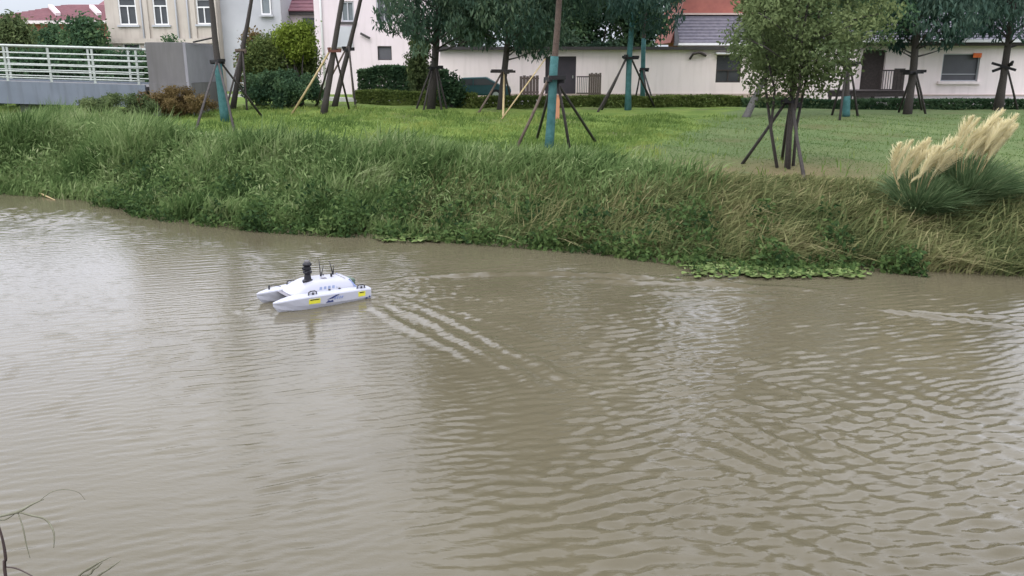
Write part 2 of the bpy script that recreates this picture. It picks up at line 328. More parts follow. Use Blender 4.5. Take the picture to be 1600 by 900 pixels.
# ------------------------------------------------------------------ ground
def build_ground():
    xs = np.concatenate([[-700, -300, -120, -60, -35], np.arange(-24, 20.01, 0.25), [28, 45, 80, 150, 300, 700]])
    ys = np.concatenate([[-300, -60, -15, -5], np.arange(-2, 5, 0.5), np.arange(5, 10, 1.0), np.arange(10, 52, 0.25), [56, 62, 75, 100, 160, 300, 900]])
    X, Y = np.meshgrid(xs, ys); Z = ground(X, Y)
    V = np.stack([X, Y, Z], -1).reshape(-1, 3); nx, ny = len(xs), len(ys)
    j, i = np.meshgrid(np.arange(ny - 1), np.arange(nx - 1), indexing='ij'); a = (j * nx + i).ravel()
    Fc = np.stack([a, a + 1, a + nx + 1, a + nx], 1).ravel()
    me = np_mesh('ground', V, Fc, np.full(len(a), 4), smooth=True)
    # what grows where: mown lawn, meadow, mud, worn turf
    s = (V[:, 1] - yw(V[:, 0])) * 0.93
    mown = mown_f(V[:, 0], V[:, 1]); worn = worn_f(V[:, 0], V[:, 1])
    mud = 1 - sst((s - 0.9) / 1.2)
    for nm, arr in (('mown', mown), ('worn', worn), ('mud', mud)):
        at_ = me.attributes.new(nm, 'FLOAT', 'POINT'); at_.data.foreach_set('value', arr.astype(np.float32))
    m = bpy.data.materials.new('turf'); m.use_nodes = True; t = m.node_tree; b = t.nodes['Principled BSDF']; b.inputs['Roughness'].default_value = 0.95
    b.inputs['Specular IOR Level'].default_value = 0.1
    geo = t.nodes.new('ShaderNodeNewGeometry')
    def noise(sc, lo, hi, det=6):
        n = t.nodes.new('ShaderNodeTexNoise'); n.inputs['Scale'].default_value = sc; n.inputs['Detail'].default_value = det
        r = t.nodes.new('ShaderNodeMapRange'); r.inputs[1].default_value = lo; r.inputs[2].default_value = hi
        t.links.new(geo.outputs['Position'], n.inputs['Vector']); t.links.new(n.outputs[0], r.inputs[0]); return r.outputs[0]
    def mix(f, a, b_):
        x = t.nodes.new('ShaderNodeMix'); x.data_type = 'RGBA'
        t.links.new(f, x.inputs[0])
        for k, c in ((6, a), (7, b_)):
            if isinstance(c, tuple): x.inputs[k].default_value = (*c, 1)
            else: t.links.new(c, x.inputs[k])
        return x.outputs[2]
    def attr(n): a_ = t.nodes.new('ShaderNodeAttribute'); a_.attribute_name = n; return a_.outputs['Fac']
    def mul(a_, b_):
        q = t.nodes.new('ShaderNodeMath'); q.operation = 'MULTIPLY'; t.links.new(a_, q.inputs[0]); t.links.new(b_, q.inputs[1]); return q.outputs[0]
    meadow = mix(noise(0.8, 0.35, 0.65), (0.10, 0.16, 0.035), (0.175, 0.235, 0.055))
    meadow = mix(noise(14, 0.45, 0.75), meadow, (0.09, 0.15, 0.03))
    lawn = mix(noise(0.5, 0.4, 0.65), (0.115, 0.165, 0.065), (0.14, 0.185, 0.075))
    lawn = mix(noise(18, 0.5, 0.8), lawn, (0.10, 0.135, 0.06))
    base = mix(attr('mown'), meadow, lawn)
    wornm = mul(attr('worn'), noise(1.1, 0.22, 0.48))
    base = mix(wornm, base, (0.20, 0.15, 0.085))
    base = mix(noise(0.55, 0.55, 0.72), base, (0.125, 0.135, 0.06))
    base = mix(attr('mud'), base, (0.075, 0.062, 0.042))
    t.links.new(base, b.inputs['Base Color'])
    bp = t.nodes.new('ShaderNodeBump'); bp.inputs['Strength'].default_value = 0.8; bp.inputs['Distance'].default_value = 0.05
    t.links.new(noise(25, 0.2, 0.8), bp.inputs['Height']); t.links.new(bp.outputs[0], b.inputs['Normal'])
    o = link('ground', me, m); tag(o, 'grassy river bank and lawn rising to the houses', kind='structure')
build_ground()

# ------------------------------------------------------------------ water
def build_water():
    x0, x1, y0, y1, dx = -16.0, 13.0, 2.6, 23.0, 0.032
    xs = np.arange(x0, x1 + 1e-6, dx); ys = np.arange(y0, y1 + 1e-6, dx); nx, ny = len(xs), len(ys)
    X, Y = np.meshgrid(xs, ys)
    KX, KY = np.meshgrid(np.fft.fftfreq(nx, dx) * 2 * math.pi, np.fft.fftfreq(ny, dx) * 2 * math.pi)
    KK = np.hypot(KX, KY) + 1e-9; TH = np.arctan2(KY, KX)
    rg = np.random.default_rng(5)
    def field(lam, bw, dirs, spread):            # random waves: mean length, bandwidth, heading, spread; rms slope 1
        k0 = 2 * math.pi / lam
        A = np.exp(-((KK - k0) / (bw * k0)) ** 2)
        dd = np.abs((TH - dirs + math.pi / 2) % math.pi - math.pi / 2)
        A = A * np.exp(-(dd / spread) ** 2)
        f = np.fft.ifft2(np.fft.fft2(rg.normal(size=(ny, nx))) * A).real
        gy, gx = np.gradient(f, dx); return f / math.sqrt((gx ** 2 + gy ** 2).mean())
    def env(lam, seed_lo=0.0):
        f = np.fft.ifft2(np.fft.fft2(rg.normal(size=(ny, nx))) * np.exp(-(KK * lam / (2 * math.pi)) ** 2)).real
        return 0.5 + 0.5 * np.tanh(f / f.std())
    # photo pixel of every water point, used to lay out where the water is calm or choppy
    Zc = Y * cp_ + H * sp_; PX = CX + F * X / Zc; PY = CY + F * (H * cp_ - Y * sp_) / Zc
    def blob(px, py, rx, ry):
        c = wp(px, py); ax = abs(wp(px + rx, py)[0] - c[0]); ay = abs(wp(px, py - ry)[1] - wp(px, py + ry)[1]) / 2
        return np.exp(-((X - c[0]) / ax) ** 2 - ((Y - c[1]) / ay) ** 2)
    near_bank = 1 - sst((yw(X) - Y - 0.4) / 2.2)             # sheltered water under the bank
    Zf = np.zeros_like(X)
    calm = 1 - .75 * np.clip(blob(150, 430, 330, 85), 0, 1)
    Zf += field(0.17, 0.32, math.radians(107), 0.30) * (0.02 + 0.042 * env(1.6)) * (1 - 0.75 * near_bank) * calm
    Zf += field(0.30, 0.30, math.radians(106), 0.45) * 0.014 * (0.4 + env(2.5)) * (1 - 0.8 * near_bank) * calm
    Zf += field(0.11, 0.25, math.radians(110), 0.40) * 0.08 * (.35 + env(1.0)) * (1 - 0.6 * near_bank) * calm
    chop = np.clip(blob(1330, 760, 420, 220) * 1.3 + blob(1030, 700, 150, 170) + blob(1080, 560, 170, 60) * 0.7, 0, 1) * (1 - 0.85 * blob(1390, 590, 140, 50))
    Zf += field(0.18, 0.34, math.radians(104), 0.55) * 0.17 * chop * (1 - .45 * blob(1370, 740, 260, 110)) * (0.35 + 0.9 * env(0.9))
    Zf += field(0.12, 0.30, math.radians(86), 0.6) * 0.11 * chop * (.3 + env(0.7))
    diag = np.clip(blob(1370, 730, 330, 150), 0, 1)
    cd = wp(1500, 815) - wp(1130, 676); ang = math.atan2(cd[1], cd[0]) + math.pi / 2
    Zf += field(0.30, 0.18, ang, 0.16) * 0.17 * diag * (0.4 + 0.8 * env(1.2))
    mid = np.clip(blob(850, 760, 180, 160), 0, 1)
    Zf += field(0.16, 0.25, math.radians(98), 0.4) * 0.10 * mid
    # wake crests
    crests = [([(574, 470), (592, 486), (622, 504), (665, 526), (715, 547), (770, 585), (830, 640)], 0.0145, 0.055), ([(584, 464), (625, 481), (680, 506), (745, 545), (800, 575), (870, 625), (930, 690)], 0.0155, 0.06),
              ([(610, 462), (665, 482), (735, 512), (800, 551), (870, 588), (930, 625), (1000, 690)], 0.0145, 0.055), ([(576, 446), (640, 434), (700, 430), (820, 427), (930, 428), (1040, 435), (1180, 449), (1330, 470)], 0.034, 0.075),
              ([(860, 436), (1000, 441), (1140, 444), (1260, 452), (1400, 470)], 0.03, 0.07), ([(980, 455), (1080, 459), (1170, 460), (1290, 468)], 0.02, 0.065),
              ([(1330, 478), (1470, 496), (1540, 504), (1640, 518), (1720, 535)], 0.026, 0.07), ([(1380, 482), (1530, 493), (1640, 499), (1740, 506)], 0.018, 0.07),
              ([(600, 456), (700, 464), (780, 467), (880, 465)], 0.008, 0.06), ([(800, 545), (860, 575), (910, 606), (960, 650)], 0.012, 0.06), ([(700, 480), (790, 510), (880, 545), (960, 590)], 0.008, 0.06),
              ([(930, 470), (1010, 480), (1110, 478)], 0.008, 0.08),
              ([(1060, 650), (1130, 676), (1220, 724), (1305, 761), (1500, 815)], 0.016, 0.055), ([(1100, 630), (1160, 655), (1263, 719), (1380, 788), (1465, 825)], 0.017, 0.055),
              ([(1120, 610), (1190, 640), (1320, 705), (1450, 760), (1600, 812)], 0.015, 0.06), ([(1150, 590), (1230, 610), (1370, 660), (1600, 740)], 0.012, 0.06),
              ([(405, 478), (440, 488), (490, 494), (560, 482)], 0.008, 0.045), ([(398, 474), (380, 486), (400, 500)], 0.006, 0.05)]
    crests = [(p_, a_ * (.95 if p_[0][0] > 1040 else 1.0), w_ * (1.0 if p_[0][0] > 1040 else 1.65)) for p_, a_, w_ in crests]
    for pts, amp, wdt in crests:
        P = np.array([wp(*p)[:2] for p in pts]); lo = P.min(0) - 0.7; hi = P.max(0) + 0.7
        a0, a1 = np.searchsorted(xs, [lo[0], hi[0]]); b0, b1 = np.searchsorted(ys, [lo[1], hi[1]])
        if a1 <= a0 or b1 <= b0: continue
        xx, yy = X[b0:b1, a0:a1], Y[b0:b1, a0:a1]; best = np.full(xx.shape, 9e9); along = np.zeros(xx.shape); sgn = np.zeros(xx.shape)
        tot = np.sum(np.linalg.norm(np.diff(P, axis=0), axis=1)); acc = 0
        for q in range(len(P) - 1):
            d = P[q + 1] - P[q]; ln = np.linalg.norm(d); d = d / ln
            t = np.clip((xx - P[q, 0]) * d[0] + (yy - P[q, 1]) * d[1], 0, ln)
            dd = np.hypot(xx - P[q, 0] - d[0] * t, yy - P[q, 1] - d[1] * t); mk = dd < best
            best[mk] = dd[mk]; along[mk] = ((acc + t) / tot)[mk]; acc += ln
        best = np.abs(best + 0.028 * np.sin(xx * 9 + yy * 13) * (0.5 + 0.5 * np.sin(xx * 3.3 - yy * 4.1)))
        wob = 0.95 + 0.22 * np.sin(along * tot * 5.1 + amp * 900) + 0.18 * np.sin(along * tot * 11.3 + xx * 4)
        r = best / wdt
        Zf[b0:b1, a0:a1] += amp * wob * (1 - r ** 2 * 0.9) * np.exp(-r ** 2 * 0.75) * sst(along / 0.2) * sst((1 - along) / 0.6)
    # churned water behind the stern
    churn = np.clip(blob(625, 452, 60, 24) + 0.6 * blob(760, 470, 170, 38) + 0.55 * blob(1040, 500, 200, 50) + .45 * blob(690, 505, 75, 30) + .45 * blob(790, 550, 80, 32) + .4 * blob(880, 600, 80, 36), 0, 1)
    Zf += field(0.17, 0.4, 0.6, 3.0) * 0.10 * churn * (0.3 + env(0.5))
    fade = sst((X - x0) / 0.6) * sst((x1 - X) / 0.6) * sst((Y - y0) / 0.6) * sst((y1 - Y) / 0.6)
    Zf *= fade
    V = np.stack([X, Y, Zf], -1).reshape(-1, 3)
    j, i = np.meshgrid(np.arange(ny - 1), np.arange(nx - 1), indexing='ij')
    B = 16; jb, ib = j // B, i // B                          # out of frame the grid is sixteen times coarser
    xc, yc = x0 + (ib + .5) * B * dx, y0 + (jb + .5) * B * dx
    fine = (np.abs(xc) < 0.64 * yc + 2.2) | (jb == jb.max()) | (ib == ib.max())
    under = ys[j] < yw(xs[i]) + 1.0
    a = (j * nx + i)[fine & under]
    Fq = np.stack([a, a + 1, a + nx + 1, a + nx], 1)
    a = (j * nx + i)[~fine & (j % B == 0) & (i % B == 0) & under]
    Fq = np.vstack([Fq, np.stack([a, a + B, a + B * nx + B, a + B * nx], 1)])
    xe, ye = xs[-1], ys[-1]; n0 = len(V)                     # flat water out of the frame, both ways along the river
    R = np.array([(-600, -40), (x0, -40), (xe, -40), (600, -40), (-600, y0), (x0, y0), (xe, y0), (600, y0), (-600, ye), (x0, ye), (xe, ye), (600, ye), (-600, 60), (x0, 60)], float)
    V = np.vstack([V, np.column_stack([R, np.zeros(len(R))])])
    extra = np.array([(0, 1, 5, 4), (1, 2, 6, 5), (2, 3, 7, 6), (4, 5, 9, 8), (6, 7, 11, 10), (8, 9, 13, 12)]) + n0
    Fq = np.vstack([Fq, extra])
    used = np.unique(Fq); remap = np.zeros(len(V), int); remap[used] = np.arange(len(used)); V = V[used]; Fq = remap[Fq]
    me = np_mesh('river', V, Fq.ravel(), np.full(len(Fq), 4), smooth=True)
    m = bpy.data.materials.new('muddy_water'); m.use_nodes = True; t = m.node_tree; b = t.nodes['Principled BSDF']
    b.inputs['Roughness'].default_value = 0.06; b.inputs['IOR'].default_value = 1.333
    geo = t.nodes.new('ShaderNodeNewGeometry'); n = t.nodes.new('ShaderNodeTexNoise'); n.inputs['Scale'].default_value = 0.35; n.inputs['Detail'].default_value = 5
    r = t.nodes.new('ShaderNodeMapRange'); r.inputs[1].default_value = 0.35; r.inputs[2].default_value = 0.65
    x = t.nodes.new('ShaderNodeMix'); x.data_type = 'RGBA'; x.inputs[6].default_value = (0.09, 0.0785, 0.049, 1); x.inputs[7].default_value = (0.107, 0.094, 0.06, 1)
    n2 = t.nodes.new('ShaderNodeTexNoise'); n2.inputs['Scale'].default_value = 17; n2.inputs['Detail'].default_value = 6
    mp = t.nodes.new('ShaderNodeMapping'); mp.inputs['Scale'].default_value = (0.55, 1.3, 1)
    bp = t.nodes.new('ShaderNodeBump'); bp.inputs['Strength'].default_value = 0.32; bp.inputs['Distance'].default_value = 0.01
    K = t.links.new
    K(geo.outputs['Position'], n.inputs['Vector']); K(n.outputs[0], r.inputs[0]); K(r.outputs[0], x.inputs[0]); K(x.outputs[2], b.inputs['Base Color'])
    K(geo.outputs['Position'], mp.inputs[0]); K(mp.outputs[0], n2.inputs['Vector']); K(n2.outputs[0], bp.inputs['Height']); K(bp.outputs[0], b.inputs['Normal'])
    tag(link('river', me, m), 'muddy brown river water with ripples and a curling boat wake', kind='structure')
build_water()

# ------------------------------------------------------------------ path, kerb
def build_path():
    px = [(330, 151), (420, 153), (500, 156.5), (560, 159), (620, 162), (680, 165), (735, 167.5), (790, 167), (840, 163), (870, 158), (876, 154)]
    P = np.array([gp(*p)[:2] for p in px]); P = np.vstack([P[0] + (P[0] - P[1]) * 4, P])
    d = np.gradient(P, axis=0); nrm = unit(np.stack([-d[:, 1], d[:, 0]], 1))
    def strip(o0, o1, dz0, th, name, m, parent, org):
        mb = MB(); pts = []
        for i in range(len(P)):
            for o_, dz in ((o0, dz0), (o1, dz0), (o1, dz0 - th), (o0, dz0 - th)):
                q = P[i] + nrm[i] * o_; pts.append((q[0], q[1], float(ground(*q)) * 0 + 1.34 + dz if False else float(ground(*P[i])) + dz))
        Fc = []
        for i in range(len(P) - 1):
            for k in range(4): Fc.append((4 * i + k, 4 * i + (k + 1) % 4, 4 * i + 4 + (k + 1) % 4, 4 * i + 4 + k))
        mb.add(pts, Fc); return mb.build(name, m, parent, org=org)
    p = strip(0.13, 2.0, 0.08, 0.4, 'path', M['paving'], None, (0, 0, 0)); tag(p, 'pale paved footpath between the lawn and the clipped hedge', kind='structure')
    k = strip(0, 0.13, 0.17, 0.4, 'kerb', M['kerb'], None, (0, 0, 0)); tag(k, 'pale stone kerb along the lawn side of the footpath', kind='structure')
build_path()

# ------------------------------------------------------------------ buildings
def facade(mb, x0, x1, z0, z1, yf, th, holes):
    xs = sorted({x0, x1, *[h for o in holes for h in (o[0], o[1])]}); zs = sorted({z0, z1, *[h for o in holes for h in (o[2], o[3])]})
    for a, b in zip(xs, xs[1:]):
        run = None
        for c, d in zip(zs, zs[1:]):
            mx_, mz = (a + b) / 2, (c + d) / 2
            inside = any(o[0] < mx_ < o[1] and o[2] < mz < o[3] for o in holes)
            if inside:
                if run: mb.box((a, yf, run[0]), (b, yf + th, run[1])); run = None
            else: run = (run[0], d) if run else (c, d)
        if run: mb.box((a, yf, run[0]), (b, yf + th, run[1]))
def pxbox(x0, y0, x1, y1, Y):                    # a rectangle of the photo, standing at that distance
    a = at(x0, (y0 + y1) / 2, Y); b = at(x1, (y0 + y1) / 2, Y); c = at((x0 + x1) / 2, y0, Y); d = at((x0 + x1) / 2, y1, Y)
    return a[0], b[0], d[2], c[2]
def window(parent, r, yf, mullions=1, transom=None, fm='trim_white', gm='glass_dark', sill=True, fw=0.09, sillm='wall_grey'):
    xa, xb, za, zb = r
    f = MB(); e_ = 0.004
    f.box((xa + e_, yf + 0.05, za + e_), (xa + fw, yf + 0.13, zb - e_)); f.box((xb - fw, yf + 0.05, za + e_), (xb - e_, yf + 0.13, zb - e_))
    f.box((xa + fw, yf + 0.055, zb - fw), (xb - fw, yf + 0.125, zb - e_)); f.box((xa + fw, yf + 0.055, za + e_), (xb - fw, yf + 0.125, za + fw))
    for k in range(mullions):
        c = xa + (xb - xa) * (k + 1) / (mullions + 1); f.box((c - fw * .4, yf + 0.06, za + fw), (c + fw * .4, yf + 0.12, (transom or zb) - fw * (0.9 if not transom else 0.5)))
    if transom: f.box((xa + fw, yf + 0.06, transom - fw * .5), (xb - fw, yf + 0.12, transom + fw * .5))
    wn = f.build('window', M[fm], parent)
    p = MB(); p.box((xa, yf + 0.14, za), (xb, yf + 0.17, zb)); p.build('pane', M[gm], wn)
    if sill:
        q = MB(); q.box((xa - 0.14, yf - 0.13, za - 0.13), (xb + 0.14, yf + 0.05, za - 0.003)); q.build('sill', M[sillm], wn)
    return wn
GZ = 1.3
def build_beige_house():
    Y = 60.0; x0 = at(167, 40, Y)[0]; x1 = at(435, 40, Y)[0]; xm = at(338, 20, Y)[0]; zt = 12.5
    t = thing('apartment_house', 'weathered beige apartment house with white framed windows behind the bridge abutment', 'house', ((x0 + x1) / 2, Y, GZ))
    wins = [pxbox(185, -4, 213, 39, Y), pxbox(239, -4, 262, 39, Y), pxbox(307, -2, 330, 38, Y)]
    up = []
    for r in wins: up.append((r[0], r[1], r[2] + 3.0, r[3] + 3.0))
    low = [(r[0], r[1], r[2] - 3.0, r[3] - 3.0) for r in wins]
    b = MB(); facade(b, x0, xm, GZ - 0.3, zt, Y, 0.3, wins + up + low)
    b.box((x0, Y + 0.303, GZ - 0.3), (xm, Y + 9, zt)); b.build('wall', M['wall_beige'], t)
    for r in wins + up + low: window(t, r, Y, 1, r[3] - 0.55)
    b = MB(); b.box((xm + 0.003, Y + 0.9, GZ - 0.3), (x1, Y + 9, zt - 1)); b.build('side_wing', M['wall_grey'], t, label='pale grey rendered wing set back beside the beige front')
    r = pxbox(402, -8, 418, 22, Y); window(t, r, Y + 0.74, 0, None, gm='glass_pale')
    for px in (222, 276, 294):
        c = at(px, 20, Y); pp = MB(); pp.tube([(c[0], Y - 0.09, GZ), (c[0], Y - 0.09, zt - 0.4)], 0.06, 8); pp.build('downpipe', M['wall_grey'], t, smooth=True)
    for px in (228, 302):
        c = at(px, 20, Y); pp = MB(); pp.box((c[0] - 0.16, Y - 0.1, GZ), (c[0] + 0.16, Y - 0.003, zt)); pp.build('pilaster', M['wall_beige'], t)
    c = at(230, 64, Y); b = MB(); b.box((x0 - 0.12, Y - 0.2, c[2] - 0.16), (xm - 0.1, Y - 0.104, c[2] + 0.16)); b.build('cornice', M['wall_beige'], t)
    b = MB(); b.box((x0 - 0.5, Y - 0.5, zt + 0.003), (x1 + 0.3, Y + 9.4, zt + 0.35)); b.build('roof', M['roof_red'], t)
    c1, c2 = at(352, 66, Y - 8), at(330, 58, Y - 8)
build_beige_house()

def hip_roof(x0, x1, y0, y1, z0, z1, inset):
    b = MB(); ym = (y0 + y1) / 2
    b.add([(x0, y0, z0), (x1, y0, z0), (x1, y1, z0), (x0, y1, z0), (x0 + inset, ym, z1), (x1 - inset, ym, z1)],
          [(0, 1, 5, 4), (1, 2, 5), (2, 3, 4, 5), (3, 0, 4), (0, 3, 2, 1)])
    return b
def tile_courses(x0, x1, y0, z0, y1, z1, xs0, xs1, n, th=0.06):
    """overlapping courses up a slope; the slope narrows from x0..x1 to xs0..xs1"""
    b = MB()
    for k in range(n):
        a, c = k / n, (k + 1) / n
        pa = (y0 + (y1 - y0) * a, z0 + (z1 - z0) * a); pc = (y0 + (y1 - y0) * c, z0 + (z1 - z0) * c)
        l0, r0 = x0 + (xs0 - x0) * a, x1 + (xs1 - x1) * a; l1, r1 = x0 + (xs0 - x0) * c, x1 + (xs1 - x1) * c
        b.add([(l0, pa[0], pa[1]), (r0, pa[0], pa[1]), (r0, pa[0], pa[1] + th), (l0, pa[0], pa[1] + th), (l1, pc[0], pc[1] + 0.01), (r1, pc[0], pc[1] + 0.01)],
              [(0, 1, 2, 3), (3, 2, 5, 4)])
    return b
def build_red_roof_house():
    Y = 82.0; a = at(-40, 32, Y); b_ = at(175, 32, Y); r = at(78, 7, Y + 5)
    t = thing('villa', 'far villa with dusky red hipped roof and pale eaves showing over the trees', 'house', ((a[0] + b_[0]) / 2, Y, GZ))
    x0, x1, ze = a[0], b_[0] + 3.5, a[2]; zr = r[2]
    b = MB(); b.box((x0 + 0.6, Y + 0.6, GZ - 0.3), (x1 - 0.6, Y + 9.4, ze - 0.3)); b.build('wall', M['brick_red'], t)
    b = MB(); b.box((x0 - 0.1, Y - 0.1, ze - 0.3), (x1 + 0.1, Y + 10.1, ze - 0.004)); b.build('eave', M['wall_pink'], t)
    rf = hip_roof(x0, x1, Y, Y + 10, ze, zr, 6.5).build('roof', M['roof_red'], t)
    tc_ = tile_courses(x0, x1, Y - 0.02, ze + 0.02, Y + 4.9, zr - 0.03, x0 + 6.4, x1 - 6.4, 14, 0.07).build('roof_tiles', M['roof_red'], rf); tc_['kind'] = 'stuff'
    for px in (83, 147):                          # pale hip flashings
        p, q = at(px - 4, 10, Y + 3.6), at(px + 8, 22, Y + 1.2)
        b = MB(); b.beam(p, q, 0.42, 0.3); b.build('skylight', M['wall_pink'], rf)
    t2 = thing('villa', 'taller plum roofed villa behind the beige apartment house corner', 'house', (at(165, 0, 92)[0], 92, GZ))
    c0, c1 = at(142, 14, 92), at(215, 14, 92)
    b = MB(); b.box((c0[0] + .5, 92.5, GZ - 0.3), (c1[0] - .5, 101, c0[2] - 0.1)); b.build('wall', M['wall_beige'], t2)
    hip_roof(c0[0], c1[0], 92, 101, c0[2] - 0.09, c0[2] + 2.8, 2).build('roof', M['roof_red'], t2)
build_red_roof_house()

def build_pink_house():
    Y = 55.0; x0, x1 = at(493, 60, Y)[0], at(690, 60, Y)[0]; zt = 12.0
    t = thing('house', 'pale pink rendered house with grey bay panel behind the thin leaning trees', 'house', ((x0 + x1) / 2, Y, GZ))
    bay = pxbox(528, -60, 556, 36, Y)
    w1 = pxbox(588, -8, 612, 35, Y); w2 = pxbox(590, 72, 612, 94, Y); w3 = pxbox(533, 2, 553, 34, Y)
    b = MB(); facade(b, x0, x1, GZ - 0.3, zt, Y, 0.3, [w1, w2, w3]); b.box((x0, Y + 0.303, GZ - 0.3), (x1, Y + 9, zt)); b.build('wall', M['wall_pink'], t)
    window(t, w1, Y, 1, None, fm='wall_grey', gm='shutter_grey', sill=False); window(t, w2, Y, 0, None, fm='dark_trim', gm='shutter_grey', sill=False, fw=0.05)
    window(t, w3, Y, 1, None, fm='wall_grey', gm='glass_pale', sill=True, sillm='dark_trim')
    a, c = at(524, 36, Y), at(552, 74, Y)
    b = MB(); b.box((a[0], Y - 0.12, c[2]), (c[0], Y - 0.003, a[2] - 0.2)); b.build('spandrel_panel', M['wall_grey'], t, label='blue grey panel below the first floor window')
    p, q = at(563, 52, Y - 0.15), at(578, 60, Y - 0.15); b = MB(); b.beam(p, q, 0.06, 0.14); b.build('bracket', M['dark_trim'], t)
    c = at(498, 40, Y); b = MB(); b.tube([(c[0] + .2, Y - 0.1, GZ), (c[0] + .2, Y - 0.1, zt)], 0.07, 8); b.build('downpipe', M['trim_white'], t, smooth=True)
    b = MB(); b.box((x0 - .4, Y - .4, zt + .003), (x1 + .4, Y + 9.4, zt + .3)); b.build('roof', M['roof_plum'], t)
    # low plum-roofed house in the gap
    Y2 = 63.0; x0, x1 = at(434, 40, Y2)[0], at(494, 40, Y2)[0]; e = at(470, 18, Y2)
    t = thing('house', 'small house with a plum red tiled roof between the beige and pink houses', 'house', ((x0 + x1) / 2, Y2, GZ))
    b = MB(); b.box((x0, Y2 + .4, GZ - .3), (x1, Y2 + 7, e[2] - .22)); b.build('wall', M['wall_pink'], t)
    b = MB(); b.box((x0 - .2, Y2, e[2] - .216), (x1 + .1, Y2 + 7, e[2])); b.build('eave', M['dark_trim'], t)
    b = MB(); z = e[2] + 0.004; b.add([(x0 - .2, Y2 - .1, z), (x1 + .1, Y2 - .1, z), (x1 + .1, Y2 + 3.5, z + 2.4), (x0 - .2, Y2 + 3.5, z + 2.4), (x1 + .1, Y2 + 7, z), (x0 - .2, Y2 + 7, z)],
            [(0, 1, 2, 3), (3, 2, 4, 5), (0, 3, 5), (1, 4, 2), (0, 5, 4, 1)]); rf = b.build('roof', M['roof_plum'], t)
    s_ = tile_courses(x0 - .22, x1 + .12, Y2 - .12, z + .02, Y2 + 3.45, z + 2.38, x0 - .22, x1 + .12, 9, .07).build('roof_tiles', M['roof_plum'], rf); s_['kind'] = 'stuff'
    r = pxbox(474, 28, 492, 45, Y2 + .4); b = MB(); b.box((r[0], Y2 + .3, r[2]), (r[1], Y2 + .397, r[3])); b.build('window', M['glass_dark'], t)
    r = pxbox(474, 62, 492, 66, Y2 + .4); b = MB(); b.box((r[0], Y2 + .2, r[2]), (r[1], Y2 + .397, r[3])); b.build('ledge', M['dark_trim'], t)
build_pink_house()

def fence(label, Y, xa, xb, ytop, ybot, bars, posts, group=None):
    p0 = at(xa, ytop, Y); p1 = at(xb, ybot, Y)
    zt, zb = p0[2], p1[2]; x0, x1 = p0[0], p1[0]
    t = thing('fence', label, 'fence', ((x0 + x1) / 2, Y, zb))
    for z in (zb + 0.08, zt - 0.03):
        b = MB(); b.box((x0, Y - 0.025, z - 0.03), (x1, Y + 0.025, z + 0.03)); b.build('rail', M['timber_dark'], t)
    first = None
    for k in range(bars):
        x = x0 + (x1 - x0) * (k + 0.5) / bars
        if first is None:
            b = MB(); b.tube([(0, 0, zb + 0.112 - zb), (0, 0, zt - 0.063 - zb)], 0.018, 6); me = b.mesh('bar')
            first = link('bar', me, M[posts], t); first.location = (x - t.location.x, 0, 0)
        else: copy_part(first, t, (x - t.location.x, 0, 0))
    return t
def build_low_building():
    Y = 48.0; x0, x1 = at(688, 100, Y)[0], at(1352, 100, Y)[0]
    zt = at(950, 78, Y)[2]; zg = at(1000, 151, Y)[2]
    t = thing('outbuilding', 'long low white building with a dark flat roof edge and one dark doorway', 'building', ((x0 + x1) / 2, Y, zg))
    door = pxbox(852, 88, 900, 150, Y); win = pxbox(1119, 86, 1158, 129, Y)
    b = MB(); facade(b, x0, x1, zg - 0.4, zt, Y, 0.3, [(door[0], door[1], zg - 0.4, door[3]), win]); b.box((x0, Y + 0.303, zg - 0.4), (x1, Y + 6.5, zt)); b.build('wall', M['wall_white'], t)
    b = MB(); b.box((door[0], Y + .15, zg - .3), (door[1], Y + .22, door[3])); d = b.build('door', M['door_dark'], t)
    b = MB(); b.box((door[1] - .2, Y + .09, zg + 1.0), (door[1] - .14, Y + .147, zg + 1.15)); b.build('handle', M['metal_rail'], d)
    window(t, win, Y, 1, win[2] + (win[3] - win[2]) * .45, fm='timber_dark', gm='glass_dark', fw=.06, sill=False)
    b = MB(); b.box((win[0] - .12, Y - .35, win[3] + .05), (win[1] + .3, Y - .003, win[3] + .13)); b.build('canopy', M['trim_white'], t)
    b = MB(); b.box((x0 - .25, Y - .3, zt + .003), (x1 + .2, Y + 6.8, zt + .17)); b.build('roof', M['dark_trim'], t)
    b = MB(); b.box((x0, Y - .05, zg - .4), (x1, Y - .003, zg + .16)); b.build('plinth', M['plinth'], t)
    p, q = at(1081, 86, Y - .2), at(1103, 84, Y - .2); b = MB()
    b.tube([at(1078, 92, Y - .05), at(1083, 84, Y - .25), at(1093, 82, Y - .3), at(1103, 87, Y - .05)], .07, 6); b.build('pipe', M['timber_dark'], t)
    # fences and screens in front of it
    fence('thin barred dark fence against the white wall by the dark doorway', Y - 1.5, 901, 921, 119, 148, 7, 'timber_dark')
    for lab, a in (('dark slatted timber screen beside the thin barred fence', (920, 115, 939, 149)), ('brown slatted timber screen behind the bamboo stake, near the dark doorway', (812, 119, 842, 147))):
        p0, p1 = at(a[0], a[1], Y - 1.7), at(a[2], a[3], Y - 1.7)
        s_ = thing('timber_screen', lab, 'screen', ((p0[0] + p1[0]) / 2, Y - 1.7, p1[2]))
        n = 6
        for k in range(n):
            xa = p0[0] + (p1[0] - p0[0]) * k / n; xb = p0[0] + (p1[0] - p0[0]) * (k + .9) / n
            b = MB(); b.box((xa, Y - 1.72, p1[2] - .2), (xb, Y - 1.68, p0[2] + .04 * (k % 2))); b.build('slat', M['timber_brown'], s_)
        for z in (p1[2] + .1, p0[2] - .12):
            b = MB(); b.box((p0[0], Y - 1.675, z - .04), (p1[0], Y - 1.63, z + .04)); b.build('rail', M['timber_dark'], s_)
build_low_building()

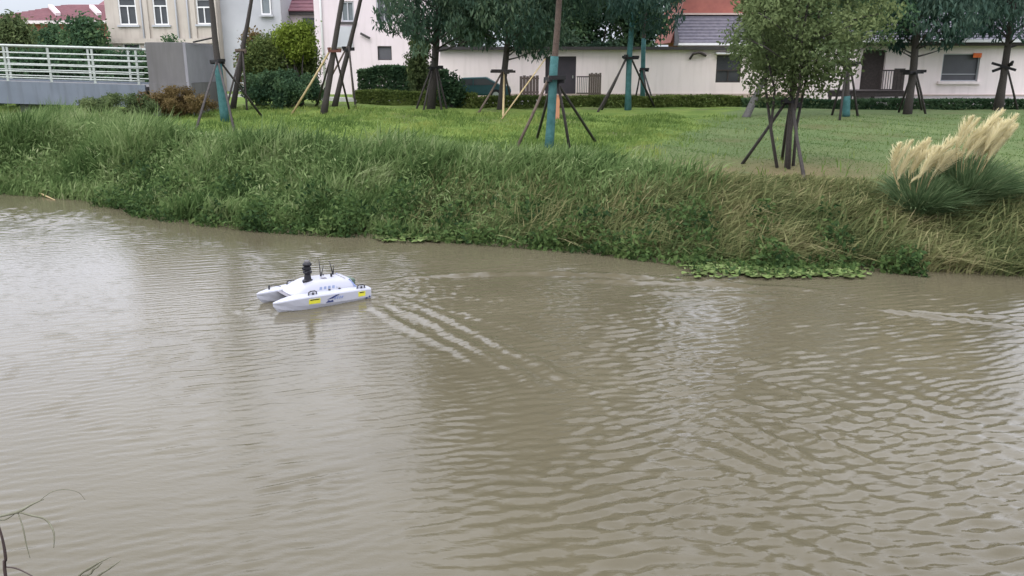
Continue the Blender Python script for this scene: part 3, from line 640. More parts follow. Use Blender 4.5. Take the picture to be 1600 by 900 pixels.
def build_near_building():
    Y = 40.0; x0, x1 = at(1338, 100, Y)[0], at(1800, 100, Y)[0]; zt = at(1500, 66, Y)[2]; zg = at(1500, 161, Y)[2]
    t = thing('outbuilding', 'white building under a bright eave gutter, with one wide shuttered window', 'building', ((x0 + x1) / 2, Y, zg))
    win = pxbox(1472, 84, 1530, 127, Y); door = pxbox(1345, 78, 1381, 158, Y)
    b = MB(); facade(b, x0, x1, zg - .4, zt, Y, .3, [win, (door[0], door[1], zg - .4, door[3])]); b.box((x0, Y + .303, zg - .4), (x1, Y + 7, zt)); b.build('wall', M['wall_white'], t)
    wn = window(t, win, Y, 0, None, fm='wall_grey', gm='shutter_grey', fw=.05, sill=True, sillm='wall_white')
    b = MB(); b.box((win[0] + .06, Y + .1, win[2] + .3), (win[1] - .06, Y + .136, win[2] + .34)); b.build('shutter_rail', M['wall_grey'], wn)
    b = MB(); b.box((door[0], Y + .15, zg - .3), (door[1], Y + .22, door[3])); b.build('door', M['timber_dark'], t)
    b = MB(); b.box((x0, Y - .06, zg - .4), (x1, Y - .003, zg + .33)); b.build('plinth', M['wall_pink'], t)
    b = MB(); b.box((x0, Y - .09, zg + .333), (x1, Y - .003, zg + .39)); b.build('plinth_cap', M['plinth'], t)
    b = MB(); b.box((x0 - .2, Y - .45, zt - .16), (x1, Y - .003, zt - .02)); b.build('eave_board', M['timber_dark'], t)
    b = MB(); b.box((x0 - .25, Y - .6, zt - .016), (x1, Y - .4, zt + .11)); b.build('gutter', M['trim_white'], t)
    rb = MB(); rb.add([(x0 - .2, Y - .4, zt + .05), (x1, Y - .4, zt + .05), (x1, Y + 3.5, zt + 1.5), (x0 - .2, Y + 3.5, zt + 1.5), (x1, Y + 7.3, zt + .05), (x0 - .2, Y + 7.3, zt + .05)],
        [(0, 1, 2, 3), (3, 2, 4, 5), (0, 3, 5), (1, 4, 2), (0, 5, 4, 1)]); rf = rb.build('roof', M['roof_grey'], t)
    s_ = tile_courses(x0 - .2, x1, Y - .42, zt + .07, Y + 3.45, zt + 1.48, x0 - .2, x1, 12, .06).build('roof_tiles', M['roof_grey'], rf); s_['kind'] = 'stuff'
    # the small orange notice on the window
    p = pxbox(1521, 83, 1534, 90, Y - .05); b = MB(); b.box((p[0], Y - .05, p[2]), (p[1], Y - .02, p[3])); o = b.build('notice', M['orange'], None, org=((p[0] + p[1]) / 2, Y, p[2]))
    tag(o, 'small bright orange notice on the upper corner of the shuttered window', 'notice')
    fence('thin barred dark fence standing on the timber deck', Y - 1.2, 1376, 1399, 109, 143, 7, 'timber_dark')
    # deck with its beam and posts
    p0, p1 = at(1295, 143, Y - 2), at(1412, 151, Y - 2)
    dk = thing('timber_deck', 'dark raised timber deck on short posts before the dark door', 'deck', ((p0[0] + p1[0]) / 2, Y - 2, p1[2]))
    b = MB(); b.box((p0[0], Y - 2, p1[2]), (p1[0], Y - 1.9, p0[2] - .004)); b.build('fascia_beam', M['timber_dark'], dk)
    for k in range(8):
        b = MB(); b.box((p0[0], Y - 2.04 + k * .24, p0[2]), (p1[0], Y - 2.04 + k * .24 + .22, p0[2] + .04)); b.build('board', M['timber_dark'], dk)
    for px in (1298, 1330, 1365, 1402):
        x = at(px, 150, Y - 2)[0]; b = MB(); b.box((x - .06, Y - 1.97, zg - .3), (x + .06, Y - 1.87, p1[2] - .003)); b.build('post', M['timber_dark'], dk)
    a, c = at(1398, 107, Y - 1.2), at(1411, 143, Y - 1.2)
    s_ = thing('timber_screen', 'dark timber screen closing the end of the deck fence by the staked trunk', 'screen', ((a[0] + c[0]) / 2, Y - 1.2, c[2]))
    for k in range(3):
        b = MB(); x = a[0] + (c[0] - a[0]) * k / 3; b.box((x, Y - 1.22, c[2]), (x + (c[0] - a[0]) * .3, Y - 1.18, a[2])); b.build('slat', M['timber_dark'], s_)
    b = MB(); b.box((a[0], Y - 1.177, a[2] - .2), (c[0], Y - 1.13, a[2] - .12)); b.build('rail', M['timber_dark'], s_)
build_near_building()

def build_brick_house():
    Y = 58.0; a, c = at(1062, 68, Y), at(1190, 68, Y)
    t = thing('house', 'red brick house with dark grey tiled lean-to roof and white gutter', 'house', ((a[0] + c[0]) / 2, Y, GZ))
    ze = a[2]; zr = at(1070, 24, Y + 2.2)[2]
    b = MB(); b.box((a[0] + .3, Y + .5, GZ - .3), (c[0], Y + 2.2, ze - .1)); b.build('lean_to_wall', M['wall_pink'], t)
    xl, xr = at(1053, 40, Y + 2.2)[0], at(1215, 40, Y + 2.2)[0]
    b = MB(); b.box((xl + .9, Y + 2.2, GZ - .3), (xr, Y + 9, zr + 2.6)); b.build('wall', M['brick_red'], t)
    b = MB(); b.add([(xl - .2, Y + 2.1, ze + .1), (xl + .9, Y + 2.1, zr + 2), (xl + .9, Y + 2.1, ze + .1), (xl - .2, Y + 9, ze + .1), (xl + .9, Y + 9, zr + 2), (xl + .9, Y + 9, ze + .1)],
        [(0, 2, 1), (3, 4, 5), (0, 1, 4, 3), (0, 3, 5, 2)]); b.build('side_roof', M['brick_red'], t)
    b = MB(); b.add([(a[0], Y, ze), (c[0], Y, ze), (c[0], Y + 2.19, zr), (a[0], Y + 2.19, zr), (a[0], Y + 2.19, ze - .1), (c[0], Y + 2.19, ze - .1), (a[0], Y, ze - .1), (c[0], Y, ze - .1)],
        [(0, 1, 2, 3), (6, 4, 5, 7), (0, 6, 7, 1), (0, 3, 4, 6), (1, 7, 5, 2)]); rf = b.build('roof', M['roof_grey'], t)
    s_ = tile_courses(a[0], c[0], Y - .02, ze + .02, Y + 2.15, zr, a[0], c[0], 9, .09).build('roof_tiles', M['roof_grey'], rf); s_['kind'] = 'stuff'
    b = MB(); b.box((a[0] - .1, Y - .2, ze - .12), (c[0], Y - .03, ze + .03)); b.build('gutter', M['trim_white'], t)
    b = MB(); b.box((a[0] - .1, Y + 1.9, zr + .02), (c[0], Y + 2.17, zr + .14)); b.build('flashing', M['plinth'], t)
    b = MB(); b.box((xl + .6, Y + 1.8, zr + 2.6), (xr + .4, Y + 9.4, zr + 2.85)); b.build('upper_roof', M['roof_red'], t)
build_brick_house()

# ------------------------------------------------------------------ footbridge and its abutment
def build_bridge():
    Yb = 35.0
    def pt(px, py, dy=0): return at(px, py, Yb + dy)
    e0 = pt(226, 132); slope = 0.030
    xr = e0[0]; xl = xr - 28
    def line(z_at_end, x): return z_at_end + (xr - x) * slope - 0.0003 * (xr - x) ** 2
    t = thing('footbridge', 'grey steel footbridge with pale horizontal rails crossing the creek mouth', 'bridge', (xr - 4, Yb + 1.2, 1.5))
    zt, zb = pt(226, 133)[2], pt(180, 166)[2] - 0.05
    xs = [xr - 28 * k / 16 for k in range(17)]
    def curved(z_end, th, y0, y1, name, m, parent):
        b = MB(); V = []; Fc = []
        for x in xs:
            z = line(z_end, x); V += [(x, y0, z), (x, y1, z), (x, y1, z - th), (x, y0, z - th)]
        for i in range(16):
            for k in range(4): Fc.append((4 * i + k, 4 * i + (k + 1) % 4, 4 * i + 4 + (k + 1) % 4, 4 * i + 4 + k))
        Fc += [(0, 1, 2, 3), (64, 67, 66, 65)]
        b.add(V, Fc); return b.build(name, m, parent)
    th = zt - zb
    curved(zt, th, Yb, Yb + 0.12, 'girder', M['girder'], t); curved(zt, th, Yb + 3.3, Yb + 3.42, 'girder', M['girder'], t)
    curved(zt - 0.08, 0.2, Yb + 0.123, Yb + 3.297, 'deck', M['concrete'], t)
    for k, x in enumerate(np.arange(xr - 5.3, xl, -7)):
        b = MB(); b.box((x - .2, Yb + .5, -1), (x + .2, Yb + 2.9, line(zt, x) - .283)); b.build('pier', M['concrete'], t)
    zrail = [pt(225, y)[2] for y in (77, 88, 97, 107, 117, 127)]
    for dy, nm in ((0.06, 0), (3.36, 1)):
        r = bpy.data.objects.new('railing', None); COL.objects.link(r); r.parent = t; r['_o'] = t['_o']
        for k, z in enumerate(zrail):
            b = MB(); rr = 0.05 if k == 0 else 0.027
            b.tube([(x, Yb + dy, line(z, x)) for x in xs], rr, 8); b.build('handrail' if k == 0 else 'rail', M['metal_rail'], r, smooth=True)
        first = None
        for k in range(15):
            x = xr - 0.25 - k * 1.78; zz = line(zt, x)
            if first is None:
                b = MB(); b.box((-.045, -.018, 0.002), (.045, .018, zrail[0] - zt - .03)); b.box((-.07, -.035, 0.002), (.07, .035, .02)); me = b.mesh('post'); first = link('post', me, M['metal_rail'], r)
                first.location = (x - t.location.x, Yb + dy - t.location.y, zz - t.location.z)
            else: copy_part(first, r, (x - t.location.x, Yb + dy - t.location.y, zz - t.location.z))
    # abutment
    a, c = at(228, 66, Yb), at(298, 134, Yb)
    ab = thing('bridge_abutment', 'blocky grey concrete bridge abutment with panelled faces at the railing end', 'abutment', ((a[0] + c[0]) / 2, Yb, 1.0))
    zp = at(260, 130, Yb)[2]
    b = MB(); b.box((a[0], Yb - .12, 0.6), (c[0] - .12, Yb + 3.3, a[2])); b.build('end_block', M['concrete'], ab, bevel=.015)
    b = MB(); b.box((c[0] - .117, Yb - .15, 0.6), (c[0], Yb + .12, a[2] - .02)); b.build('corner_strip', M['concrete_light'], ab, bevel=.01)
    for k in range(2):
        b = MB(); b.box((c[0] - .117, Yb + .124 + k * 1.6, zp + .004), (c[0] - .03, Yb + 1.71 + k * 1.6, a[2] - .05)); b.build('side_panel', M['concrete_light'], ab, bevel=.008, label='paler grey side panel')
    b = MB(); b.box((c[0] - .117, Yb + .124, 0.6), (c[0] + .02, Yb + 3.35, zp)); b.build('ledge', M['concrete'], ab)
    b = MB(); b.box((a[0] + .003, Yb - .17, 0.6), (c[0] - .12, Yb - .123, zp)); b.build('ledge', M['concrete'], ab)
    b = MB(); b.beam((c[0] + .1, Yb + .5, a[2] + .02), (c[0] + .15, Yb + 3.2, a[2] + .3), .06, .06); b.build('handrail_stub', M['stake_dark'], ab)
build_bridge()

# ------------------------------------------------------------------ trees
def limb_path(p, q, n=5, sag=0.0, jit=0.05):
    p, q = np.asarray(p, float), np.asarray(q, float); L_ = np.linalg.norm(q - p)
    return [p + (q - p) * k / (n - 1) + (RNG.normal(size=3) * jit * L_ * 0.3 if 0 < k < n - 1 else 0) + np.array([0, 0, -sag * L_ * 4 * (k / (n - 1)) * (1 - k / (n - 1))]) for k in range(n)]
def crown_leaves(centers, radii, n, squash=0.75, shell=0.35):
    centers = np.asarray(centers); radii = np.asarray(radii)
    w_ = radii ** 2; idx = RNG.choice(len(centers), n, p=w_ / w_.sum())
    d = unit(RNG.normal(size=(n, 3))); r = RNG.uniform(shell, 1, n) ** 0.6
    d[:, 2] *= squash
    return centers[idx] + d * (r * radii[idx])[:, None], idx
def tree(label, base, top, r0, height, crown_z, crown_r, leafm, barkm, n_leaf=12000, leaf=0.12, aspect=1.6, tvar=.16, clumps=40, wrap=None, shape='round', droop=0.3,
         name='tree', cat='tree', group='staked young trees on the lawn', multi=1, extra=None, seedc=0, csize=(0.28, 0.5), squash=.75):
    """base: root point; top: a point the trunk passes through (gives the lean); crown between crown_z[0] and crown_z[1] above the root"""
    base = np.asarray(base, float); d = (np.asarray(top, float) - base); d = d / d[2]
    t = thing(name, label, cat, base, group)
    tb = MB()
    hs = np.linspace(-0.25, height * 0.92, 12)
    wob = np.cumsum(RNG.normal(size=(12, 2)) * 0.018 * height / 8, axis=0); wob -= wob[1]
    def tp(h): return base + d * min(h, height) * 1.0 * np.array([1 - 0.0 * h, 1 - 0.0 * h, 1]) + np.array([*(np.array([np.interp(h, hs, wob[:, 0]), np.interp(h, hs, wob[:, 1])]) * min(1, max(0, h / 3))), 0])
    tb.tube([tp(h) for h in hs], [r0 * (1.25 if k == 0 else 1.0) * (1 - 0.8 * max(0, h) / height) + 0.008 for k, h in enumerate(hs)], 9, wob=0.05)
    cen, rad = [], []
    z0, z1 = crown_z
    for k in range(clumps):
        f = (k + RNG.uniform()) / clumps; h = z0 + (z1 - z0) * f
        if shape == 'round': R = crown_r * math.sqrt(max(0.06, 1 - (2 * f - 1) ** 2 * 0.9))
        elif shape == 'cone': R = crown_r * (1.08 - f) * (0.75 + 0.25 * math.sin(f * 20))
        elif shape == 'egg': R = crown_r * min(1, .5 + f * 3.2) * min(1, (1.15 - f) * 2.2)
        else: R = crown_r * (0.75 + 0.25 * math.sin(f * 9 + 1))
        ang = k * 2.399 + RNG.uniform(-.5, .5); rr = R * math.sqrt(RNG.uniform(0.12, 1.0)) * 0.85
        c = tp(h) + np.array([math.cos(ang) * rr, math.sin(ang) * rr, RNG.uniform(-.2, .2) - (0.25 * rr if shape == 'cone' else 0)])
        cen.append(c); rad.append(crown_r * RNG.uniform(*csize))
        if k % 2 == 0:
            hb = max(z0 * 0.8, h - rr * 0.6); p = tp(hb)
            tb.tube(limb_path(p, c, 4), [r0 * .32 * (1 - .6 * hb / height), r0 * .22 * (1 - .5 * hb / height), r0 * .14, .008], 5, wob=.05)
    if extra:
        for c, r in extra:
            cen.append(np.asarray(c, float)); rad.append(r); hb = max(.5, (c[2] - base[2]) * .85); tb.tube(limb_path(tp(hb), c, 4), [r0 * .3, r0 * .2, .02, .008], 5)
    for k in range(1, multi):
        ang = k * 2.1 + .5; q = tp(height * .55) + np.array([math.cos(ang), math.sin(ang) * .6, 0]) * crown_r * .6
        tb.tube(limb_path(base + np.array([math.cos(ang) * .18, math.sin(ang) * .15, -.2]), q, 6), np.linspace(r0 * .75, .015, 6), 7, wob=.05)
    tb.build('trunk', barkm, t, smooth=True)
    P, idx = crown_leaves(cen, rad, n_leaf, squash)
    ct = RNG.uniform(0.12, 0.7, len(cen)); tint = np.clip(ct[idx] + RNG.normal(size=n_leaf) * tvar, 0, 1)
    me = leaf_mesh('crown', P - base, leaf * RNG.uniform(.6, 1.3, n_leaf), tint, droop, aspect)
    link('crown', me, leafm, t)
    if wrap:
        b = MB(); hh = np.linspace(0.0, wrap, 6)
        b.tube([tp(h) for h in hh], [(r0 * (1 - .8 * h / height) + .008) * 1.12 + .012 for h in hh], 10, wob=.04); b.build('trunk_wrap', M['teal_wrap'], t, smooth=True)
    return t, tp
def stakes(label, tp, base, tie_h, feet, mats='stake_dark', r=0.042, tie_w=0.42, tie=True, tiem='tie', over=0.1, tilt=0.0):
    base = np.asarray(base, float); c = tp(tie_h)
    t = thing('tree_stakes', label, 'tree stakes', base, 'timber tripods staking the lawn trees')
    n = len(feet)
    for k, f in enumerate(feet):
        mt = mats if isinstance(mats, str) else mats[k]
        g = gp(*f[:2]) if not (len(f) > 2 and f[2] == 'w') else np.array([f[0], f[1], float(ground(f[0], f[1]))])
        dv = c - g; dv[2] = 0; ln = np.linalg.norm(dv); hd = dv / max(ln, .01)
        topp = c - hd * min(.13, ln * .3) ; dirn = topp - g
        b = MB(); b.tube([g - dirn / np.linalg.norm(dirn) * .15, g + dirn * .5 + RNG.normal(size=3) * .012, topp + dirn / np.linalg.norm(dirn) * over], [r * 1.1, r, r * .9], 7); b.build('pole', M[mt], t, smooth=True)
    if tie:
        for k in range(3):
            a = k * 2 * math.pi / 3 + .35 + base[0]; u = np.array([math.cos(a), math.sin(a), 0]); v = np.array([-math.sin(a), math.cos(a), tilt])
            o_ = c + u * (.11 + .02 * k) + np.array([0, 0, (k - 1) * .045]); b = MB(); b.beam(o_ - v * tie_w * .62, o_ + v * tie_w * .62, .075, .1); b.build('tie_bar', M[tiem], t)
    return t
def tie_height(base, px, py):                    # height of a photo row on an upright thing at that distance
    return at(px, py, base[1])[2] - base[2]
TREES = []
def T(key, base_px, top_px, tie_px, feet, label_t, label_s, r0, height, **k):
    b = gp(*base_px); tq = at(top_px[0], top_px[1], b[1]); smats = k.pop('smats', 'stake_dark'); sr = k.pop('sr', .043); tw = k.pop('tie_w', .42); tiem = k.pop('tiem', 'tie'); tilt = k.pop('tilt', 0)
    th = tie_height(b, *tie_px)
    wr = k.pop('wrap_px', None)
    if wr: k['wrap'] = tie_height(b, *wr)
    t, tp = tree(label_t, b, tq, r0, height, **k)
    if feet: stakes(label_s, tp, b, th, feet, smats, sr, tw, tiem=tiem, tilt=tilt)
    return b, tp
# two thin trees beside the abutment
T('a', (352, 191), (328, 0), (340, 96), [(305, 207), (366, 205), (410, 183)], 'thin dark tree leaning outward, trunk base wrapped in teal, nearest the abutment',
  'dark timber tripod around the teal wrapped trunk nearest the abutment', .135, 9.5, crown_z=(5.4, 9.6), crown_r=1.0, leafm=M['leaf_mid'], barkm=M['bark_dark'], n_leaf=1500, clumps=14, wrap_px=(345, 100), csize=(.3, .5))
T('b', (364, 170), (392, 0), (378, 80), [(352, 176), (386, 172)], 'thin bare trunked tree leaning towards the shrub, behind the teal wrapped one',
  'pale tied stakes on the bare trunk behind the teal wrapped one', .12, 9.0, crown_z=(5.6, 9.0), crown_r=1.0, leafm=M['leaf_mid'], barkm=M['bark_dark'], n_leaf=1200, clumps=12, tiem='stake_brown', csize=(.3, .5))
# pair behind, on the path side
T('c', (506, 178), (533, 0), (518, 78), [(455, 180), (494, 170), (546, 172)], 'slender dark tree with bamboo stake, first of the leaning pair before the pink house',
  'bamboo and dark stakes round the first trunk of the leaning pair', .13, 10.0, crown_z=(6.2, 10), crown_r=1.0, leafm=M['leaf_mid'], barkm=M['bark_dark'], n_leaf=1200, clumps=12, smats=['bamboo', 'stake_dark', 'stake_dark'], tiem='rust_wrap', csize=(.3, .5))
T('d', (523, 166), (562, 0), (545, 76), [(492, 168), (556, 170), (553, 158)], 'slender dark tree leaning furthest, second of the pair before the pink house',
  'dark stakes with one upright bamboo on the second trunk of the pair', .12, 10.0, crown_z=(6.4, 10), crown_r=1.0, leafm=M['leaf_mid'], barkm=M['bark_dark'], n_leaf=1200, clumps=12, smats=['stake_brown', 'stake_dark', 'bamboo'], csize=(.3, .5))
# big evergreens
T('e', (673, 170), (690, 0), (680, 106), [(651, 170), (662, 172), (698, 170), (690, 172)], 'dark evergreen with thick black trunk and low drooping limbs before the hedge',
  'dark tripod hugging the thick black trunk before the hedge', .165, 16, crown_z=(3.1, 16), crown_r=2.9, shape='col', leafm=M['leaf_camphor'], barkm=M['bark_dark'], n_leaf=36000, clumps=80, leaf=.095, aspect=2.8, droop=1.3, tie_w=.55,
  extra=[(at(628, 25, 35), .75), (at(648, 50, 35), .6), (at(742, 62, 35), .5), (at(715, 40, 35), .6), (at(612, 4, 35), .6), (at(655, 78, 34.5), .45)])
T('f', (782, 171), (795, 30), (790, 112), [(748, 176), (786, 182), (800, 166)], 'dark broad evergreen standing before the parked teal car',
  'brown tripod with crossbars on the evergreen before the teal car', .14, 15, crown_z=(2.9, 15), crown_r=3.0, shape='col', leafm=M['leaf_camphor'], barkm=M['bark_dark'], n_leaf=36000, clumps=80, leaf=.095, aspect=2.8, droop=1.3, smats=['stake_brown', 'bamboo', 'stake_brown'], tie_w=.9, tiem='stake_dark',
  extra=[(at(735, 45, 36), .6), (at(830, 62, 36), .55), (at(850, 45, 36), .7), (at(760, 20, 36), .8), (at(812, 74, 35.5), .3), (at(845, 80, 35.5), .3)])
T('g', (857, 243), (870, 60), (862, 124), [(800, 246), (838, 220), (930, 221), (891, 241)], 'tall tree with its trunk wrapped in teal, standing nearest the reeds mid lawn',
  'dark timber tripod around the teal wrapped trunk nearest the reeds', .082, 13, crown_z=(4.6, 13), crown_r=2.3, leafm=M['leaf_camphor'], barkm=M['bark_brown'], n_leaf=20000, clumps=60, leaf=.08, aspect=2.6, droop=1.2, wrap_px=(866, 88), smats=['stake_brown', 'stake_dark', 'stake_dark', 'stake_dark'], sr=.038)
bgd = gp(857, 243)
T('h', (981, 172), (984, 20), (982, 89), [(934, 175), (940, 172), (1023, 168)], 'evergreen with a thick teal wrapped trunk before the long white building',
  'paired dark stakes leaning on the thick teal wrapped trunk by the white building', .125, 14, crown_z=(3.9, 14.5), crown_r=2.5, shape='col', leafm=M['leaf_cedar'], barkm=M['teal_wrap'], n_leaf=22000, clumps=56, leaf=.09, aspect=3.0, droop=1.4, tie_w=.6,
  extra=[(at(975, 6, 34), .7), (at(1030, 5, 34), .6)])
T('i', (1004, 158), (1006, 20), (1003, 109), [(992, 158), (1012, 160), (1022, 164)], 'slim trunked tree just behind the thick teal wrapped evergreen, with added crown out of view',
  'short dark stakes on the slim tree behind the thick teal trunk', .1, 14, crown_z=(5.0, 15), crown_r=2.0, leafm=M['leaf_mid'], barkm=M['leaf_hedge'] and M['bark_dark'], n_leaf=20000, clumps=46, leaf=.1, aspect=2.4, shape='col', wrap_px=(1004, 60),
  extra=[(np.array([at(px_, 0, 37)[0], 37 + .3 * k_, z_]), 1.0) for k_, (px_, z_) in enumerate([(1045, 9.5), (1080, 9.8), (1115, 9.6), (1060, 11.5), (1100, 11.6), (1135, 11.2), (1050, 13.5), (1090, 13.6), (1125, 13.4), (1075, 15.5), (1110, 15.6)])])  # clumps added out of view to darken the sky reflection in the water
# bushy olive-green tree on the mown lawn
bj = gp(1230, 262)
T('j', (1230, 262), (1238, 110), (1228, 160), [(1160, 256), (1258, 285), (1222, 250)], 'bushy olive green tree with several thin stems on the mown lawn',
  'three dark props under the bushy olive green tree', .05, 8.5, crown_z=(1.8, 8.8), crown_r=1.6, shape='egg', leafm=M['leaf_olive'], barkm=M['bark_dark'], n_leaf=40000, clumps=90, leaf=.06, tvar=.1, multi=5, droop=.5, sr=.036, tie_w=.24, csize=(.24, .5),
  extra=[(at(1165, 60, 16.5), .4), (at(1185, 20, 16.5), .45), (at(1330, 40, 17), .5), (at(1370, 55, 17.5), .4), (at(1325, 78, 17), .32), (at(1380, 20, 17.5), .45), (at(1300, 85, 16.5), .35)])
T('k', (1322, 182), (1324, 60), (1323, 100), [(1300, 180), (1340, 182), (1312, 188)], 'dark trunked tree under wide ties, behind the bushy olive green tree',
  'dark tripod with wide ties behind the bushy olive green tree', .11, 9, crown_z=(2.7, 10.5), crown_r=2.4, shape='col', leafm=M['leaf_mid'], barkm=M['bark_dark'], n_leaf=16000, clumps=50, leaf=.1, tie_w=.75, wrap_px=(1322, 150))
T('l', (1418, 178), (1443, 0), (1428, 113), [(1404, 176), (1446, 178), (1440, 172)], 'blue green conifer leaning with dark trunk, between the deck and the shuttered window',
  'dark tripod with a broad crossbar between the deck and the shuttered window', .145, 12, crown_z=(3.0, 12.5), crown_r=2.7, shape='col', leafm=M['leaf_cedar'], barkm=M['bark_dark'], n_leaf=26000, clumps=70, leaf=.09, aspect=3.0, droop=1.5, tie_w=.75,
  extra=[(at(1400, 70, 34), .35), (at(1405, 78, 34), .25), (at(1490, 58, 34), .5), (at(1480, 74, 34), .2), (at(1400, 35, 34), .6), (at(1520, 40, 34), .55)])
T('m', (1561, 172), (1586, 0), (1568, 104), [(1552, 172), (1590, 172)], 'blue green conifer with bare slanting trunk past the shuttered window',
  'dark stake and slanted crossbar on the trunk past the shuttered window', .145, 12, crown_z=(3.1, 12.5), crown_r=2.7, shape='col', leafm=M['leaf_cedar'], barkm=M['bark_dark'], n_leaf=24000, clumps=66, leaf=.09, aspect=3.0, droop=1.5, tie_w=.75, tilt=-.3,
  extra=[(at(1540, 40, 35), .55), (at(1560, 25, 35), .6), (at(1620, 30, 35), .7), (at(1555, 55, 35), .35)])
# leaning grey trunk behind the olive tree
bq = gp(1166, 183)
tree('leaning grey trunked shrub tree tucked behind the bushy olive green tree', bq, at(1200, 110, bq[1]), .14, 3.6, (2.2, 4.2), 1.2, M['leaf_olive'], M['bark_grey'], 4000, .1, 16, group='staked young trees on the lawn')
# the loose bamboo stake and the orange post
for nm, lab, p0, p1, m, r in (('bamboo_stake', 'pale bamboo stake slanting over the grass before the dark doorway', (784, 186), (852, 92), 'bamboo', .028),):
    g = gp(*p0); q = at(*p1, g[1] + 1.6); b = MB(); b.tube([g - (q - g) * .03, (g + q) / 2, q], [r, r, r * .8], 7); tag(b.build(nm, M[m], None, True, org=g), lab, 'stake')
g = gp(871, 186); q = at(872, 150, g[1]); b = MB(); b.box((g[0] - .07, g[1] - .05, g[2] - .2), (g[0] + .07, g[1] + .05, q[2])); b.box((g[0] - .085, g[1] - .065, q[2]), (g[0] + .085, g[1] + .065, q[2] + .03))
tag(b.build('marker_post', M['orange_post'], None, org=g), 'short faded orange marker post behind the teal wrapped trunk', 'post')

# background trees, shrubs and hedges
def bush(label, cpx, Y, rpx, n, leafm, leaf=.14, name='shrub', cat='shrub', clumps=40, group=None, trunk=True, csz=(.22, .45), ground_hug=True):
    """cpx: photo centre; rpx: half width, half height in photo pixels"""
    c = at(*cpx, Y); rx = rpx[0] / F * Y; rz = rpx[1] / F * Y; zg = float(ground(c[0], Y)); base = np.array([c[0], Y, zg])
    t = thing(name, label, cat, base, group)
    cen, rad = [], []; R = min(rx, rz)
    for k in range(clumps):
        d = unit(RNG.normal(size=3)) * RNG.uniform(.25, 1) ** .5
        r = R * RNG.uniform(*csz); q = c + d * np.array([max(rx - r * .8, .1), max(rx * .7 - r * .8, .1), max(rz - r * .8, .1)])
        q[2] = c[2] + rz - (c[2] + rz - q[2]) * (max(c[2] + rz - zg, .2) / (2 * rz) if ground_hug else 1); q[2] = max(q[2], zg + r * .3); cen.append(q); rad.append(r)
    b = MB()
    if trunk:
        for k in range(5):
            q = cen[k]; b.tube(limb_path(base + np.array([RNG.uniform(-.15, .15), RNG.uniform(-.15, .15), -.2]), q, 5), np.linspace(.05 + R * .03, .012, 5), 6, wob=.05)
        b.build('trunk' if cat == 'tree' else 'stem', M['bark_dark'], t, smooth=True)
    n = int(n * 1.7); leaf *= .75; P, idx = crown_leaves(cen, rad, n, .85); P = P + RNG.normal(size=P.shape) * leaf * 1.3; P[:, 2] = np.maximum(P[:, 2], zg + .02)
    tint = np.clip(RNG.uniform(.1, .75, len(cen))[idx] + RNG.normal(size=n) * .15, 0, 1)
    link('crown' if cat == 'tree' else 'foliage', leaf_mesh('crown', P - base, leaf * RNG.uniform(.6, 1.3, n), tint), leafm, t)
    return t
bush('yellowing olive bush at the far end of the bridge railing', (10, 60), 48, (42, 48), 5000, M['leaf_olive'], .2)
bush('dark green tree standing below the dusky red hipped roof', (75, 62), 62, (48, 34), 4500, M['leaf_hedge'], .24, 'tree', 'tree', group='trees around the houses')
bush('green tree close to the edge of the beige apartment house', (130, 55), 58, (42, 38), 5500, M['leaf_mid'], .24, 'tree', 'tree', group='trees around the houses')
bush('low dark bush seen between the bridge rails', (60, 105), 45, (70, 32), 4500, M['leaf_hedge'], .2)
bush('low green bush seen through the bridge rails by the abutment', (190, 108), 46, (60, 32), 4500, M['leaf_hedge'], .2)
bush('small green shrub peeping over the concrete abutment', (268, 58), 47, (26, 14), 1800, M['leaf_mid'], .16)
bush('lime green shrub crown before the plum roofed house', (464, 64), 39.6, (34, 30), 6000, M['leaf_lime'], .13, clumps=34, ground_hug=False)
bush('rusty brown leaved shrub beside the lime green one', (398, 82), 41, (30, 40), 4500, M['leaf_rust'], .13, clumps=50)
bush('large loose yellow green shrub filling the space past the bridge abutment', (438, 96), 40.5, (64, 50), 15000, M['leaf_yellowish'], .12, clumps=90)
bush('dark green rounded shrub under the lime and rusty ones', (438, 130), 38.6, (66, 20), 8000, M['leaf_mid'], .12, clumps=60)
bush('brownish low scrub at the foot of the concrete abutment', (272, 152), 34.0, (70, 16), 8000, M['leaf_rust'], .075, clumps=60, trunk=False)
bush('dark thicket added on the creek bank to fill the dark gap under the footbridge', (70, 150), 42.5, (135, 26), 9000, M['leaf_hedge'], .13, clumps=60)  # added growth hiding bright lawn, so the gap under the girder stays dark
bush('green low scrub in front of the bridge girder end', (185, 163), 33.2, (62, 16), 6500, M['leaf_olive'], .075, clumps=50, trunk=False)
bush('slim yellow green sapling against the pale pink house', (655, 90), 41, (16, 55), 2600, M['leaf_olive'], .15, 'tree', 'tree', group='trees around the houses')
bush('small dark shrub between the black trunk and the teal car', (705, 132), 38, (18, 18), 1500, M['leaf_hedge'], .14)
